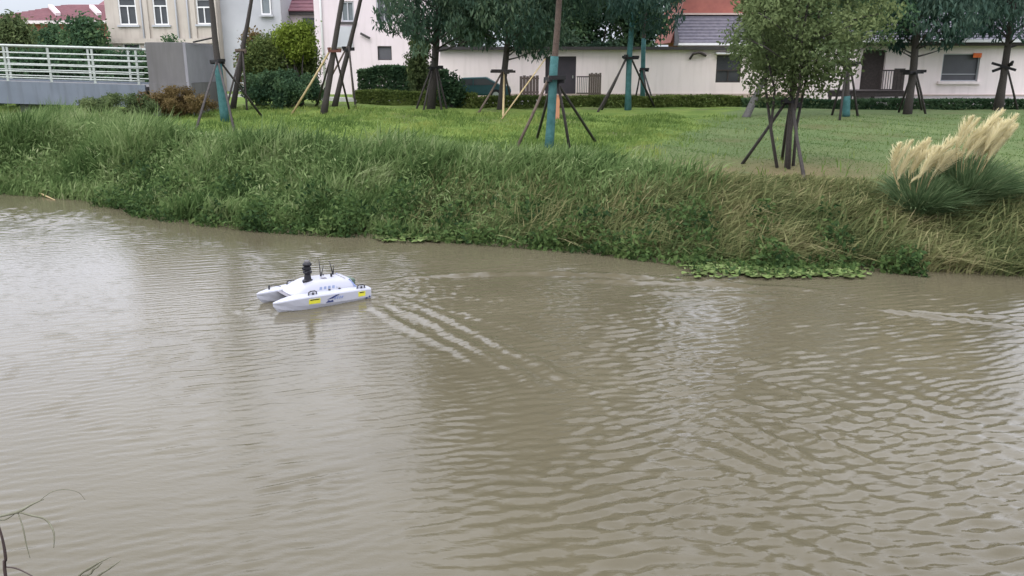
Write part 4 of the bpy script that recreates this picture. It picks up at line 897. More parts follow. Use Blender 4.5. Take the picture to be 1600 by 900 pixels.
for k, (px, py, Y, rx, ry, lm, lab) in enumerate([(735, -85, 56, 77, 172, 'leaf_camphor', 'dark crowned tree rising behind the start of the white building'),
        (850, -85, 58, 74, 172, 'leaf_hedge', 'deep green tree behind the dark doorway of the white building'), (925, -85, 57, 64, 172, 'leaf_mid', 'brighter green tree behind the middle of the white building'),
        (1010, -85, 57, 60, 172, 'leaf_mid', 'green tree beside the brick house, over the white building'), (895, 60, 56, 80, 22, 'leaf_camphor', 'dark low thicket showing just above the flat roof edge'),
        (1300, 10, 58, 70, 60, 'leaf_cedar', 'blue green tree behind the bushy olive tree'), (1450, 5, 56, 70, 55, 'leaf_cedar', 'dark blue green tree over the bright eave gutter'), (1570, 10, 56, 60, 50, 'leaf_cedar', 'blue green tree behind the end of the bright gutter')]):
    bush(lab, (px, py), Y, (rx, ry), 6500 if ry < 100 else 15000, M[lm], .26, 'tree', 'tree', 30 if ry < 100 else 70, 'trees around the houses')
def hedge(label, pts, h, wd, n, leafm, leaf=.1, name='hedge'):
    P = np.array(pts, float); seg = np.linalg.norm(np.diff(P, axis=0), axis=1); cum = np.concatenate([[0], np.cumsum(seg)])
    u = RNG.uniform(0, cum[-1], n); x = np.interp(u, cum, P[:, 0]); y = np.interp(u, cum, P[:, 1])
    a = RNG.uniform(-1, 1, n); b_ = RNG.uniform(0, 1, n)
    face = RNG.integers(0, 3, n); a = np.where(face == 0, -1 + RNG.uniform(0, .25, n), a); b_ = np.where(face == 1, 1 - RNG.uniform(0, .2, n), b_)
    hh = h * (0.9 + .16 * vnoise(u, u * 0, .35, 3)); y = y + a * wd / 2
    z = ground(x, y) + b_ * hh
    org = np.array([P[:, 0].mean(), P[:, 1].mean(), float(ground(P[:, 0].mean(), P[:, 1].mean()))])
    tint = np.clip(.25 + .5 * vnoise(u, b_ * 2, .5, 5) + RNG.normal(size=n) * .15, 0, 1)
    t = thing(name, label, 'hedge', org)
    link('foliage', leaf_mesh('foliage', np.stack([x, y, z], 1) - org, leaf * RNG.uniform(.6, 1.3, n), tint, .1), leafm, t)
    b = MB()
    for k in range(max(3, int(cum[-1] / 1.0))):
        q = np.array([np.interp(k + .3, cum, P[:, 0]), np.interp(k + .3, cum, P[:, 1])]); z0 = float(ground(*q))
        b.tube([(q[0], q[1], z0 - .15), (q[0] + .05, q[1], z0 + h * .5), (q[0] + .12, q[1] + .05, z0 + h * .85)], [.03, .022, .01], 5)
    b.build('stem', M['bark_dark'], t)
def hp(px, Y): return (at(px, 120, Y)[0], Y)
hedge('tall dark green hedge in front of the pale pink house', [hp(562, 44), hp(700, 43)], 1.75, 1.2, 9000, M['leaf_hedge'], .14)
hedge('low clipped yellow green hedge along the footpath by the black trunk', [hp(556, 42.5), hp(650, 40), hp(745, 38)], .68, .8, 7000, M['leaf_hedge_yellow'], .1)
hedge('low shaggy hedge running along the foot of the long white building', [hp(745, 38), hp(900, 38.5), hp(1160, 39)], .5, .9, 9000, M['leaf_hedge_yellow'], .1)
hedge('low dark hedge at the foot of the building with the bright gutter', [hp(1160, 38.5), hp(1300, 37), hp(1640, 36.5)], .42, .9, 8000, M['leaf_hedge'], .1)

# the parked teal car half hidden by hedge and tree
def build_car():
    Y = 45.0; c = at(738, 140, Y); zg = float(ground(c[0], Y)); x0 = at(712, 140, Y)[0]
    t = thing('parked_car', 'dark teal parked car half hidden behind the low clipped hedge', 'car', (c[0], Y, zg))
    b = MB(); prof = [(px_, pz_ * .86) for px_, pz_ in [(-2.0, .35), (-2.05, .7), (-1.85, .82), (-1.0, .92), (-.5, 1.38), (.75, 1.42), (1.45, .98), (1.98, .88), (2.05, .6), (2.0, .35)]]
    b.prism([(c[0] + p[0], Y - .8, zg + p[1]) for p in prof], (0, 1.6, 0)); b.build('body', M['car_teal'], t, bevel=.06)
    for tri in ([(-.9, .82), (-.48, 1.12), (.05, 1.14), (.05, .82)], [(.12, .82), (.12, 1.14), (.72, 1.16), (1.3, .85)]):
        b = MB(); b.prism([(c[0] + p[0], Y - .815, zg + p[1]) for p in tri], (0, .012, 0)); b.build('window', M['glass_dark'], t)
    for wx in (-1.25, 1.25):
        for sy in (-.82, .62):
            b = MB(); b.tube([(c[0] + wx, Y + sy, zg + .31), (c[0] + wx, Y + sy + .2, zg + .31)], .31, 16); wh = b.build('wheel', M['rubber'], t)
            b = MB(); b.tube([(c[0] + wx, Y + sy - .012, zg + .31), (c[0] + wx, Y + sy + .212, zg + .31)], .18, 12); b.build('rim', M['metal_rail'], wh)
    b = MB(); b.box((c[0] - 2.07, Y - .7, zg + .62), (c[0] - 1.98, Y - .4, zg + .76)); b.build('headlight', M['trim_white'], t)
build_car()

# ------------------------------------------------------------------ bank vegetation
def band(n, s0, s1, xa, xb, power=1.0):
    x = RNG.uniform(xa, xb, n); s = s0 + (s1 - s0) * RNG.uniform(0, 1, n) ** power
    y = yw(x) + s / .93
    return x, y, s
def stuff(o, label): o['kind'] = 'stuff'; o['label'] = label; return o
def blades(name, label, x, y, h, wd, lean0, spread, m, tint, segs=3, bend=1.0, sink=.02):
    P = np.stack([x, y, ground(x, y) - sink], 1); n = len(x)
    lean = np.asarray(lean0)[None, :] + RNG.normal(size=(n, 2)) * spread
    stuff(link(name, blade_mesh(name, P, h, wd, lean, tint, segs, bend), M[m]), label)
def in_view(x, y, mg=1.5): return np.abs(x) < .64 * y + mg
# reeds: tall by the bridge, lower along the lawn
n = 62000; x, y, s = band(n, -.15, 4.8, -17, 4.0)
k = in_view(x, y) ; x, y, s = x[k], y[k], s[k]
cl = vnoise(x, y, .28, 21); cl2 = vnoise(x, y, .9, 23)
hx = np.interp(x, [-17, -10, -8, -5, -3, 0, 4], [1.2, 1.2, 1.2, 1.2, 1.12, .85, .55])
k = RNG.uniform(size=len(x)) < np.interp(s, [-.2, 2.2, 3.4, 4.8], [1, .9, .45, .06]) * (.35 + .65 * sst(cl2 * 1.8)) * np.interp(x, [1.5, 4], [1, .3]); x, y, s, cl, hx = x[k], y[k], s[k], cl[k], hx[k]
h = hx * (0.32 + 1.0 * cl) * RNG.uniform(.6, 1.15, len(x)) * np.interp(s, [-.2, .5, 1.6, 2.6, 3.4, 4.8], [.5, .62, .85, .95, .75, .5])
blades('reed_bed', 'dense soft green reeds leaning along the water edge', x, y, h, .036 * RNG.uniform(.6, 1.6, len(x)), (.42, -.12), .38, 'reed', np.clip(-.05 + .8 * vnoise(x, y, .42, 22) + RNG.normal(size=len(x)) * .17, 0, 1))
n = 42000; x = RNG.uniform(-24, -5.5, n); s = RNG.uniform(3.0, 13.5, n); y = yw(x) + s / .93
k = (np.abs(x) < .64 * y + .8) & (s < np.interp(x, [-20, -14, -10, -7, -5.5], [13.5, 8.0, 5.2, 4.4, 3.3]) + 1.0 * np.sin(x * 2.1 + y)); x, y, s = x[k], y[k], s[k]
h = .85 * (.4 + .9 * vnoise(x, y, .3, 71)) * RNG.uniform(.6, 1.15, len(x)) * np.interp(x, [-14, -6], [1, .6])
blades('reed_meadow', 'pale green reeds filling the low ground before the footbridge', x, y, h, .034 * RNG.uniform(.6, 1.5, len(x)), (.34, -.05), .33, 'reed', np.clip(.15 + .6 * vnoise(x, y, .42, 72) + RNG.normal(size=len(x)) * .17, 0, 1), segs=2)
n = 30000; x, y, s = band(n, 0, 3.6, -17, 3.0); k = in_view(x, y) ; x, y, s = x[k], y[k], s[k]
cl = vnoise(x, y, .5, 61); k = RNG.uniform(size=len(x)) < cl ** 1.5 * 1.3; x, y, s, cl = x[k], y[k], s[k], cl[k]
hx = np.interp(x, [-17, -10, -8, -5, -3, 0, 4], [1.0, .95, .9, .85, .75, .6, .45]) * np.interp(s, [0, .5, 1.6, 2.6, 3.6], [.45, .55, .75, .85, .6])
stuff(link('bank_weeds', leaf_mesh('bank_weeds', np.stack([x, y, ground(x, y) + hx * RNG.uniform(.35, .98, len(x))], 1), .034 * RNG.uniform(.6, 1.5, len(x)), np.clip(.15 + .6 * vnoise(x, y, .7, 62) + RNG.normal(size=len(x)) * .18, 0, 1), .5, 4.0), M['reed']), 'slender leafy weeds mixed through the reeds')
# arching straw-green grass towards the pampas clumps
n = 40000; x, y, s = band(n, -.1, 3.6, -2.5, 10.5)
k = in_view(x, y); x, y, s = x[k], y[k], s[k]
k = RNG.uniform(size=len(x)) < np.interp(x, [-2.5, 1.5, 11], [.1, 1, 1]); x, y, s = x[k], y[k], s[k]
h = .62 * RNG.uniform(.6, 1.25, len(x)) * (0.7 + .5 * vnoise(x, y, .35, 31)) * np.interp(s, [0, 1.8, 3.3], [1, .95, .35])
blades('arching_grass', 'wind bent straw green grass spilling over the bank', x, y, h, .022 * RNG.uniform(.6, 1.5, len(x)), (.85, -.12), .45, 'dry_grass', np.clip(.15 + .5 * vnoise(x, y, .45, 32) + RNG.normal(size=len(x)) * .2, 0, 1), segs=4, bend=1.15)
# leafy weeds at the water's edge
n = 42000; x, y, s = band(n, -.5, 1.2, -9.9, 6.5, 1.2)
cl = vnoise(x, y, .6, 41); k = (RNG.uniform(size=n) < .05 + .95 * cl ** 1.7) & (RNG.uniform(size=n) < np.interp(s, [.5, 1.5], [1, .45])); x, y, s, cl = x[k], y[k], s[k], cl[k]
z = np.maximum(ground(x, y), 0) + RNG.uniform(0, 1, len(x)) ** 1.3 * (.12 + .75 * cl) * np.interp(s, [-.45, 0, 1.5], [.45, 1, 1.0]) * np.interp(x, [-9.6, -4, 5.5], [.95, .95, .75])
stuff(link('water_edge_weeds', leaf_mesh('water_edge_weeds', np.stack([x, y, z], 1), .06 * RNG.uniform(.5, 1.5, len(x)), np.clip(.1 + .55 * vnoise(x, y, .9, 42) + RNG.normal(size=len(x)) * .17, 0, 1), .2), M['weed']), 'dark leafy weeds crowding the water edge')
# ragged bright meadow on the lawn
n = 95000; u = RNG.uniform(0, 1, n); y = 15.5 + 23 * u; x = RNG.uniform(-1, 1, n) * (.64 * y + 1)
s = (y - yw(x)) * .93
mown = mown_f(x, y)
path_y = np.interp(x, [-15, -1.6, 2, 8, 30], [45, 34.5, 33, 32, 31])
k = (s > 2.2) & (RNG.uniform(size=n) > mown * .98) & (y < path_y) & ~((x < -14.5) & (y > 30)); x, y, s = x[k], y[k], s[k]
h = .20 * RNG.uniform(.5, 1.3, len(x)) * (.3 + 1.2 * vnoise(x, y, .35, 51)) * np.interp(s, [2.2, 4, 8], [1.6, 1.2, .9])
blades('meadow_grass', 'bright green unmown grass across the lawn', x, y, h, .028 * RNG.uniform(.7, 1.4, len(x)), (.2, 0), .35, 'meadow', np.clip(-.25 + .85 * vnoise(x, y, .2, 52) + .5 * vnoise(x, y, .9, 53) + RNG.normal(size=len(x)) * .14, 0, 1), segs=2)
n = 26000; x, y, s = band(n, 3.0, 7.5, -9, 4.5)
k = in_view(x, y) & (RNG.uniform(size=n) < np.interp(s, [3.0, 4.2, 7.5], [.9, .6, .04]) * sst(vnoise(x, y, .45, 81) * 2.2 - .5)) & (RNG.uniform(size=n) > mown_f(x, y) * .9); x, y, s = x[k], y[k], s[k]
blades('tall_grass', 'soft taller grass tufts fading from the reeds into the lawn', x, y, np.interp(s, [3, 4.5, 7.5], [.62, .48, .3]) * RNG.uniform(.5, 1.2, len(x)), .026 * RNG.uniform(.6, 1.5, len(x)), (.4, -.05), .4, 'reed', np.clip(.2 + .6 * vnoise(x, y, .5, 82) + RNG.normal(size=len(x)) * .17, 0, 1), segs=3)
n = 60000; y = 13.5 + 19 * RNG.uniform(0, 1, n); x = RNG.uniform(0, 1, n) * (.64 * y + 1); s = (y - yw(x)) * .93
mown = mown_f(x, y); worn = worn_f(x, y)
k = (s > 2.4) & (RNG.uniform(size=n) < mown) & (RNG.uniform(size=n) > worn * .97); x, y, worn = x[k], y[k], worn[k]
blades('mown_grass', 'short mown grass on the lawn by the pampas clumps', x, y, .06 * RNG.uniform(.5, 1.4, len(x)), .022, (.1, 0), .5, 'lawn_blade', np.clip(.5 * vnoise(x, y, .25, 55) + RNG.uniform(0, .4, len(x)) + worn * .5, 0, 1), segs=2)
# floating leaves
def floating(label, px0, px1, py0, py1, n):
    px = RNG.uniform(px0, px1, n * 3); c = (px - (px0 + px1) / 2) / ((px1 - px0) / 2); py = RNG.uniform(py0, py1, n * 3)
    dn = vnoise(px / 30, py / 9, .5, int(px0)) * (1 - np.abs(c) ** 3) * (1 - np.abs((py - (py0 + py1) / 2) / ((py1 - py0) / 2)) ** 3)
    k = RNG.uniform(size=n * 3) < dn * 1.2; px, py = px[k][:n], py[k][:n]
    P = np.array([wp(a, b) for a, b in zip(px, py)]); m_ = len(P)
    r = .05 * RNG.uniform(.6, 1.4, m_); V = []; nrm = RNG.normal(size=(m_, 2)) * .22
    for j in range(7):
        a = 2 * math.pi * j / 7 + RNG.uniform(0, .3, m_); dx_, dy_ = np.cos(a) * r, np.sin(a) * r
        V.append(np.stack([P[:, 0] + dx_, P[:, 1] + dy_, np.maximum(.004, .022 + .02 * RNG.uniform(0, 1, m_)) + np.abs(dx_ * nrm[:, 0] + dy_ * nrm[:, 1])], 1))
    V = np.stack(V, 1).reshape(-1, 3)
    me = np_mesh('floating_leaves', V, np.arange(len(V)), np.full(m_, 7), np.clip(RNG.normal(.45, .3, m_), 0, 1))
    up = P[RNG.uniform(size=m_) < .45]; up = up + np.stack([RNG.normal(size=len(up)) * .05, RNG.normal(size=len(up)) * .05, RNG.uniform(.02, .12, len(up))], 1)
    stuff(link('water_plants', leaf_mesh('water_plants', up, .055 * RNG.uniform(.6, 1.4, len(up)), RNG.uniform(.1, .8, len(up)), 0, 1.7), M['weed']), label.replace('mat of floating leaves', 'fringe of leaves standing above the floating mat'))
    stuff(link('floating_leaves', me, M['lily']), label)
floating('thin mat of floating leaves below the reed bank', 583, 760, 361, 381, 420)
floating('bright mat of floating leaves below the arching grass', 1055, 1360, 407, 438, 1000)

# ------------------------------------------------------------------ pampas clumps
def plume_mesh(seed):
    r = np.random.default_rng(seed); n = 300; L_ = .52
    t = r.uniform(0, 1, n); ax = np.stack([.10 * t ** 1.5, .02 * np.sin(t * 3), L_ * t], 1)
    ang = r.uniform(0, 2 * math.pi, n); out_ = np.stack([np.cos(ang), np.sin(ang), np.zeros(n)], 1)
    ln = .135 * np.sin(np.clip(t, .02, .98) * math.pi) ** .6 * (1.2 - .55 * t) * r.uniform(.3, 1.5, n) + .012
    tip = ax + out_ * ln[:, None] * .62 + np.array([.02, 0, 1]) * (ln * 1.1)[:, None]
    wv = np.cross(out_, [0, 0, 1]) * .009
    V = np.stack([ax - wv, ax + wv, tip], 1).reshape(-1, 3)
    st = np.array([[-.005, 0, -.02], [.005, 0, -.02], [.004, 0, L_], [-.004, 0, L_]]); V = np.vstack([V, st])
    Fc = np.concatenate([np.arange(3 * n), 3 * n + np.arange(4)]); return np_mesh('plume', V, Fc, np.append(np.full(n, 3), 4), np.append(np.clip(r.normal(.5, .25, n), 0, 1), .3))
PL = [plume_mesh(k) for k in range(5)]
def pampas(label, base_px, Yb, plumes, nleaf, rad, leafh):
    b = at(*base_px, Yb); base = np.array([b[0], Yb, float(ground(b[0], Yb))])
    t = thing('pampas_grass', label, 'pampas grass', base, 'pampas clumps on the bank')
    ang = RNG.uniform(0, 2 * math.pi, nleaf); rr = rad * np.sqrt(RNG.uniform(0, 1, nleaf))
    P = np.stack([np.cos(ang) * rr * .35, np.sin(ang) * rr * .3, np.zeros(nleaf)], 1)
    P[:, 2] = ground(P[:, 0] + base[0], P[:, 1] + base[1]) - base[2] - .02
    lean = np.stack([np.cos(ang), np.sin(ang)], 1) * (rr / rad * .8)[:, None] + np.array([.22, 0]) + RNG.normal(size=(nleaf, 2)) * .22
    link('leaf_clump', blade_mesh('leaf_clump', P, leafh * RNG.uniform(.6, 1.2, nleaf), .022, lean, np.clip(RNG.normal(.45, .22, nleaf), 0, 1), 4, 1.0), M['pampas_leaf'], t)
    sb = MB()
    extra_ = [tuple(c_ + RNG.uniform(-5, 5) for c_ in q_) for q_ in plumes[::4]]
    for k, (px, py, px2, py2) in enumerate(plumes + extra_):
        dy = RNG.uniform(-.35, .35); p = at(px, py, Yb + dy); q = at(px2, py2, Yb + dy)
        q = q + np.array([max(0, q[2] - p[2]) * RNG.uniform(-.05, .6), 0, -.06]); v = Vector(q - p); sc = v.length / .52
        o = link('plume', PL[k % 5], M['plume'], t); o.location = Vector(p - base)
        dirn = v.normalized(); tilt = Vector((.19, 0, 1)).normalized().rotation_difference(dirn)
        o.rotation_euler = tilt.to_euler(); o.scale = (sc * RNG.uniform(.8, 1.35),) * 2 + (sc * RNG.uniform(.8, 1.05),)
        mid = (base + np.array([(p[0] - base[0]) * .35, dy * .3, 0]) + p) / 2 + np.array([-.05, 0, .1])
        sb.tube([base + np.array([(p[0] - base[0]) * .35, dy * .3, 0]), mid, p], [.007, .006, .005], 5)
    sb.build('stalk', M['bamboo'], t)
rp = random.Random(3)
pl1 = [(1396, 268, 1402, 214), (1402, 282, 1412, 228), (1412, 262, 1432, 216), (1420, 276, 1440, 226), (1430, 258, 1452, 210), (1436, 278, 1462, 226), (1444, 268, 1474, 210), (1452, 284, 1478, 232), (1462, 268, 1490, 224), (1448, 274, 1470, 218), (1424, 268, 1446, 220), (1422, 286, 1434, 268)]
pl2 = [(1499, 230, 1511, 182), (1504, 240, 1524, 190), (1512, 236, 1538, 182), (1520, 244, 1548, 188), (1526, 232, 1554, 174), (1532, 246, 1562, 190), (1538, 236, 1568, 178), (1544, 248, 1574, 194), (1548, 232, 1580, 178), (1554, 242, 1586, 190), (1508, 248, 1530, 202), (1522, 250, 1552, 204), (1540, 252, 1570, 208), (1530, 238, 1560, 182), (1516, 226, 1540, 172)]
pampas('pampas clump with shorter cream plumes, the one closer to the propped olive tree', (1440, 320), 14.6, pl1, 2000, .9, .85)
pampas('pampas clump with the taller cream plumes, before the bright gutter building', (1515, 310), 14.9, pl2, 2400, 1.0, 1.0)

# ------------------------------------------------------------------ the boat
def build_boat():
    c = wp(490, 469); th = math.radians(37)
    t = thing('survey_boat', 'small white catamaran survey boat with a black camera mast and yellow stickers', 'boat', (c[0], c[1], 0))
    t.rotation_euler = (0, math.radians(-1.5), math.pi + th); t['_o'] = (0.0, 0.0, 0.0); t.scale = (1.0, .98, 1.0)
    LN = .70
    def hull(y0, sgn):
        # stations from stern to bow: x, half beam deck, half beam chine, keel z, chine z, deck z
        st = [(-.70, .100, .095, -.05, .045, .165), (-.55, .115, .108, -.08, .045, .175), (-.3, .125, .115, -.09, .045, .180), (0, .128, .115, -.09, .045, .182), (.25, .120, .10, -.085, .05, .180), (.42, .100, .078, -.07, .06, .170), (.55, .072, .05, -.045, .075, .155), (.64, .04, .024, .0, .09, .14), (.70, .008, .005, .075, .105, .128)]
        b = MB(); V = []; Fc = []
        for x, hd, hc, kz, cz, dz in st:
            V += [(x, y0, kz), (x, y0 + hc * .7, (kz + cz) * .45), (x, y0 + hc, cz), (x, y0 + hd, dz - .02), (x, y0 + hd * .92, dz), (x, y0, dz + .006), (x, y0 - hd * .92, dz), (x, y0 - hd, dz - .02), (x, y0 - hc, cz), (x, y0 - hc * .7, (kz + cz) * .45)]
        m = 10
        for i in range(len(st) - 1):
            for k in range(m): Fc.append((i * m + k, i * m + (k + 1) % m, (i + 1) * m + (k + 1) % m, (i + 1) * m + k))
        Fc += [tuple(range(m)), tuple((len(st) - 1) * m + k for k in range(m))[::-1]]
        b.add(V, Fc); h = b.build('hull', M['hull_white'], t)
        bv = h.modifiers.new('bevel', 'BEVEL'); bv.width = .008; bv.segments = 2; bv.limit_method = 'ANGLE'; bv.angle_limit = math.radians(25)
        return h
    hy = .30
    def side_y(x, z):                             # outer skin of a hull, half beam at a height
        hd = np.interp(x, [-.70, -.55, -.3, 0, .25, .42, .55], [.100, .115, .125, .128, .120, .100, .072]); hc = np.interp(x, [-.70, -.55, -.3, 0, .25, .42, .55], [.095, .108, .115, .115, .10, .078, .05])
        return hc + (hd - hc) * np.clip((z - .045) / .11, 0, 1)
    hn = hull(hy, 1); hf = hull(-hy, -1)         # local +y is the side towards the camera
    def decal(parent, pts, y_sgn, yc, name, m, d=.004):
        b = MB(); P = [(x, yc + y_sgn * (side_y(x, z) + d), z) for x, z in pts]; b.prism(P, (0, -y_sgn * .006, 0)); return b.build(name, M[m], parent)
    for hh, yc, sg in ((hn, hy, 1), (hf, -hy, -1)):
        decal(hh, [(.24, .065), (.24, .135), (.08, .135), (.08, .065)], sg, yc, 'sticker', 'yellow')
        decal(hh, [(.225, .118), (.225, .131), (.095, .131), (.095, .118)], sg, yc, 'sticker_print', 'black_plastic', .007)
        decal(hh, [(-.60, .07), (-.60, .14), (-.49, .14), (-.49, .07)], sg, yc, 'sticker', 'yellow')
        decal(hh, [(-.58, .122), (-.58, .134), (-.505, .134), (-.505, .122)], sg, yc, 'sticker_print', 'black_plastic', .007)
        decal(hh, [(.0, .055), (-.04, .09), (-.06, .075), (-.105, .085), (-.11, .055)], sg, yc, 'logo', 'logo_navy')
        decal(hh, [(-.02, .10), (-.15, .15), (-.20, .15), (-.10, .105)], sg, yc, 'logo', 'logo_navy')
        for k in range(4): decal(hh, [(-.12 - k * .035, .09), (-.135 - k * .035, .125), (-.155 - k * .035, .125), (-.14 - k * .035, .09)], sg, yc, 'logo', 'logo_blue')
        for x in (.17, -.55):                     # lifting handles
            b = MB(); z = .178 if x > 0 else .17; yy = yc + sg * .075
            b.tube([(x + .06, yy, z), (x + .058, yy, z + .04), (x + .03, yy, z + .056), (x - .03, yy, z + .056), (x - .058, yy, z + .04), (x - .06, yy, z)], .008, 8); hd_ = b.build('handle', M['black_plastic'], hh, smooth=True)
            b = MB(); b.box((x - .045, yy - .012, z - .005), (x + .045, yy + .012, z + .036)); b.build('handle_block', M['deck_white'], hh)
            b = MB(); b.lathe((x, yy + sg * .014, z + .012), [(.012, 0), (.012, .024), (.006, .03)], 10); b.build('bolt', M['black_plastic'], hh)
        for x in (-.12, -.27): b = MB(); b.lathe((x, yc - sg * .02, .184), [(.016, 0), (.018, .012), (.010, .02)], 10); b.build('deck_bolt', M['black_plastic'], hh)
        b = MB(); b.lathe((.52, yc - sg * .0, .155), [(.012, 0), (.012, .05), (.016, .055), (.010, .065)], 10); b.build('bow_knob', M['black_plastic'], hh) if sg < 0 else None
        if sg < 0:
            b = MB(); b.tube([(.52, yc, .2), (.46, yc, .222), (.36, yc + .02, .19)], .005, 6); b.build('bow_line', M['black_plastic'], hh)
        for x, z in ((-.62, .035), (-.67, .05)):
            b = MB(); q = yc + sg * side_y(x, z); b.tube([(x, q - sg * .01, z), (x, q + sg * .008, z)], .012, 10); b.build('drain_bolt', M['logo_navy'], hh)
    # bridge deck with the dark tunnel underneath
    b = MB(); b.box((-.55, -hy + .06, .10), (.30, hy - .06, .172)); b.build('bridge_deck', M['deck_white'], t, bevel=.01)
    # pod: rounded nose, flat top, raked tail
    st = [(.40, .14, .162, .155), (.37, .22, .183, .15), (.30, .265, .222, .14), (.22, .285, .268, .14), (.13, .295, .308, .14), (.07, .298, .322, .14), (-.08, .30, .321, .14), (-.25, .298, .312, .14), (-.38, .292, .303, .14), (-.45, .286, .297, .14), (-.462, .28, .292, .142)]
    b = MB(); V = []; Fc = []; m = 16
    for x, hw, zt, zb in st:
        for k in range(m):
            a = 2 * math.pi * k / m + math.pi / m; ca, sa = math.cos(a), math.sin(a)
            px_ = math.copysign(abs(ca) ** .42, ca) * hw; pz = math.copysign(abs(sa) ** .38, sa)
            z = zb + (zt - zb) * (.5 + .5 * pz); tap = 1 - .42 * ((z - .14) / .24)
            rake = -.0 if x > -.4 else -.08 * (1 - (z - .14) / .24)
            V.append((x + rake, px_ * tap, z))
    for i in range(len(st) - 1):
        for k in range(m): Fc.append((i * m + k, i * m + (k + 1) % m, (i + 1) * m + (k + 1) % m, (i + 1) * m + k))
    Fc += [tuple(range(m)), tuple((len(st) - 1) * m + k for k in range(m))[::-1]]
    b.add(V, Fc); pod = b.build('pod', M['deck_white'], t, smooth=True)
    sm = pod.modifiers.new('sub', 'SUBSURF'); sm.levels = 1; sm.render_levels = 1
    # grey wedge, its colour standing for the shade in the tunnel between the hulls
    b = MB(); b.prism([(.30, -.2, .02), (.45, -.2, .15), (.40, -.2, .155), (.24, -.2, .02)], (0, .4, 0)); b.build('tunnel_shade', M['shade_and_fitting_grey'], t)
    def pod_y(x, z): return (np.interp(x, [-.455, -.2, .08, .2, .32], [.28, .297, .297, .287, .25])) * (1 - .42 * ((z - .14) / .24))
    for sg in (1, -1):                            # blue print on the pod flanks
        for k in range(5):
            xa = .02 - k * .062
            pts = [(xa, .205), (xa - .012, .24), (xa - .050, .24), (xa - .040, .205)]
            b = MB(); b.prism([(x, sg * (pod_y(x, z) * .985 + .003), z) for x, z in pts], (0, -sg * .012, 0)); b.build('pod_print', M['logo_pale'], pod)
        b = MB(); b.beam((-.455, sg * .20, .288), (-.525, sg * .27, .18), .012, .02); b.build('tail_strut', M['logo_blue'], pod)
        b = MB(); b.beam((.26, sg * .285, .165), (.08, sg * .302, .168), .012, .018); b.build('latch_bar', M['shade_and_fitting_grey'], pod)
    b = MB(); b.box((-.60, -.10, .172), (-.515, .10, .255)); b.build('rear_housing', M['boat_green'], t, bevel=.01)
    b = MB(); b.tube([(-.40, y_, .300 + .003) for y_ in np.linspace(-.19, .19, 5)], .004, 5); b.build('seam', M['shade_and_fitting_grey'], pod)
    for x_ in (.0, -.2):
        b = MB(); b.lathe((x_, -.10, .318), [(.012, 0), (.012, .012), (.006, .016)], 8); b.build('screw', M['black_plastic'], pod)
    # black camera mast
    cx_, cy_ = .10, .06; z0 = .30
    b = MB(); b.lathe((cx_, cy_, z0), [(.075, 0), (.075, .015), (.05, .03), (.042, .10), (.03, .115)], 16); ms = b.build('camera_mast', M['black_plastic'], t, smooth=False)
    b = MB(); b.lathe((cx_, cy_, z0 + .116), [(.06, 0), (.064, .02), (.06, .028)], 16); b.build('mount_disc', M['black_plastic'], ms)
    b = MB(); b.box((cx_ - .02, cy_ - .085, z0 + .145), (cx_ + .03, cy_ + .085, z0 + .16)); b.box((cx_ - .04, cy_ - .05, z0 + .161), (cx_ + .05, cy_ + .05, z0 + .205)); b.build('gimbal', M['black_plastic'], ms, bevel=.006)
    b = MB(); b.lathe((cx_, cy_, z0 + .206), [(.035, 0), (.06, .018), (.062, .04), (.045, .058)], 16); b.build('camera_head', M['black_plastic'], ms)
    b = MB(); b.lathe((cx_, cy_, z0 + .265), [(.04, 0), (.038, .02), (.02, .034)], 14); b.build('dome', M['grey_cap'], ms)
    b = MB(); b.tube([(cx_ + .05, cy_ + .02, z0 + .19), (cx_ + .075, cy_ + .03, z0 + .185)], .02, 12); b.build('lens', M['black_plastic'], ms)
    b = MB(); b.tube([(cx_ + .06, cy_ + .06, z0 + .02), (cx_ + .10, cy_ + .10, z0 + .01), (cx_ + .11, cy_ + .09, z0 + .03)], .008, 6); b.build('cable', M['black_plastic'], ms)
    # antennas
    for x, y, dx_, dz in ((-.14, -.05, .015, .22), (-.14, -.05, -.05, .13), (-.36, -.12, .05, .17), (-.36, -.12, -.015, .10)):
        b = MB(); b.tube([(x, y, .29), (x + dx_ * .5, y, .32 + dz * .5), (x + dx_, y - .005, .34 + dz)], [.009, .007, .004], 8); b.build('antenna', M['black_plastic'], t, smooth=True)
    b = MB(); b.lathe((-.27, .02, .305), [(.014, 0), (.014, .03), (.018, .034), (.012, .05)], 10); b.build('deck_knob', M['black_plastic'], t)
    b = MB(); b.box((-.16, .06, .31), (-.09, .11, .326)); b.build('hatch', M['shade_and_fitting_grey'], t)
build_boat()

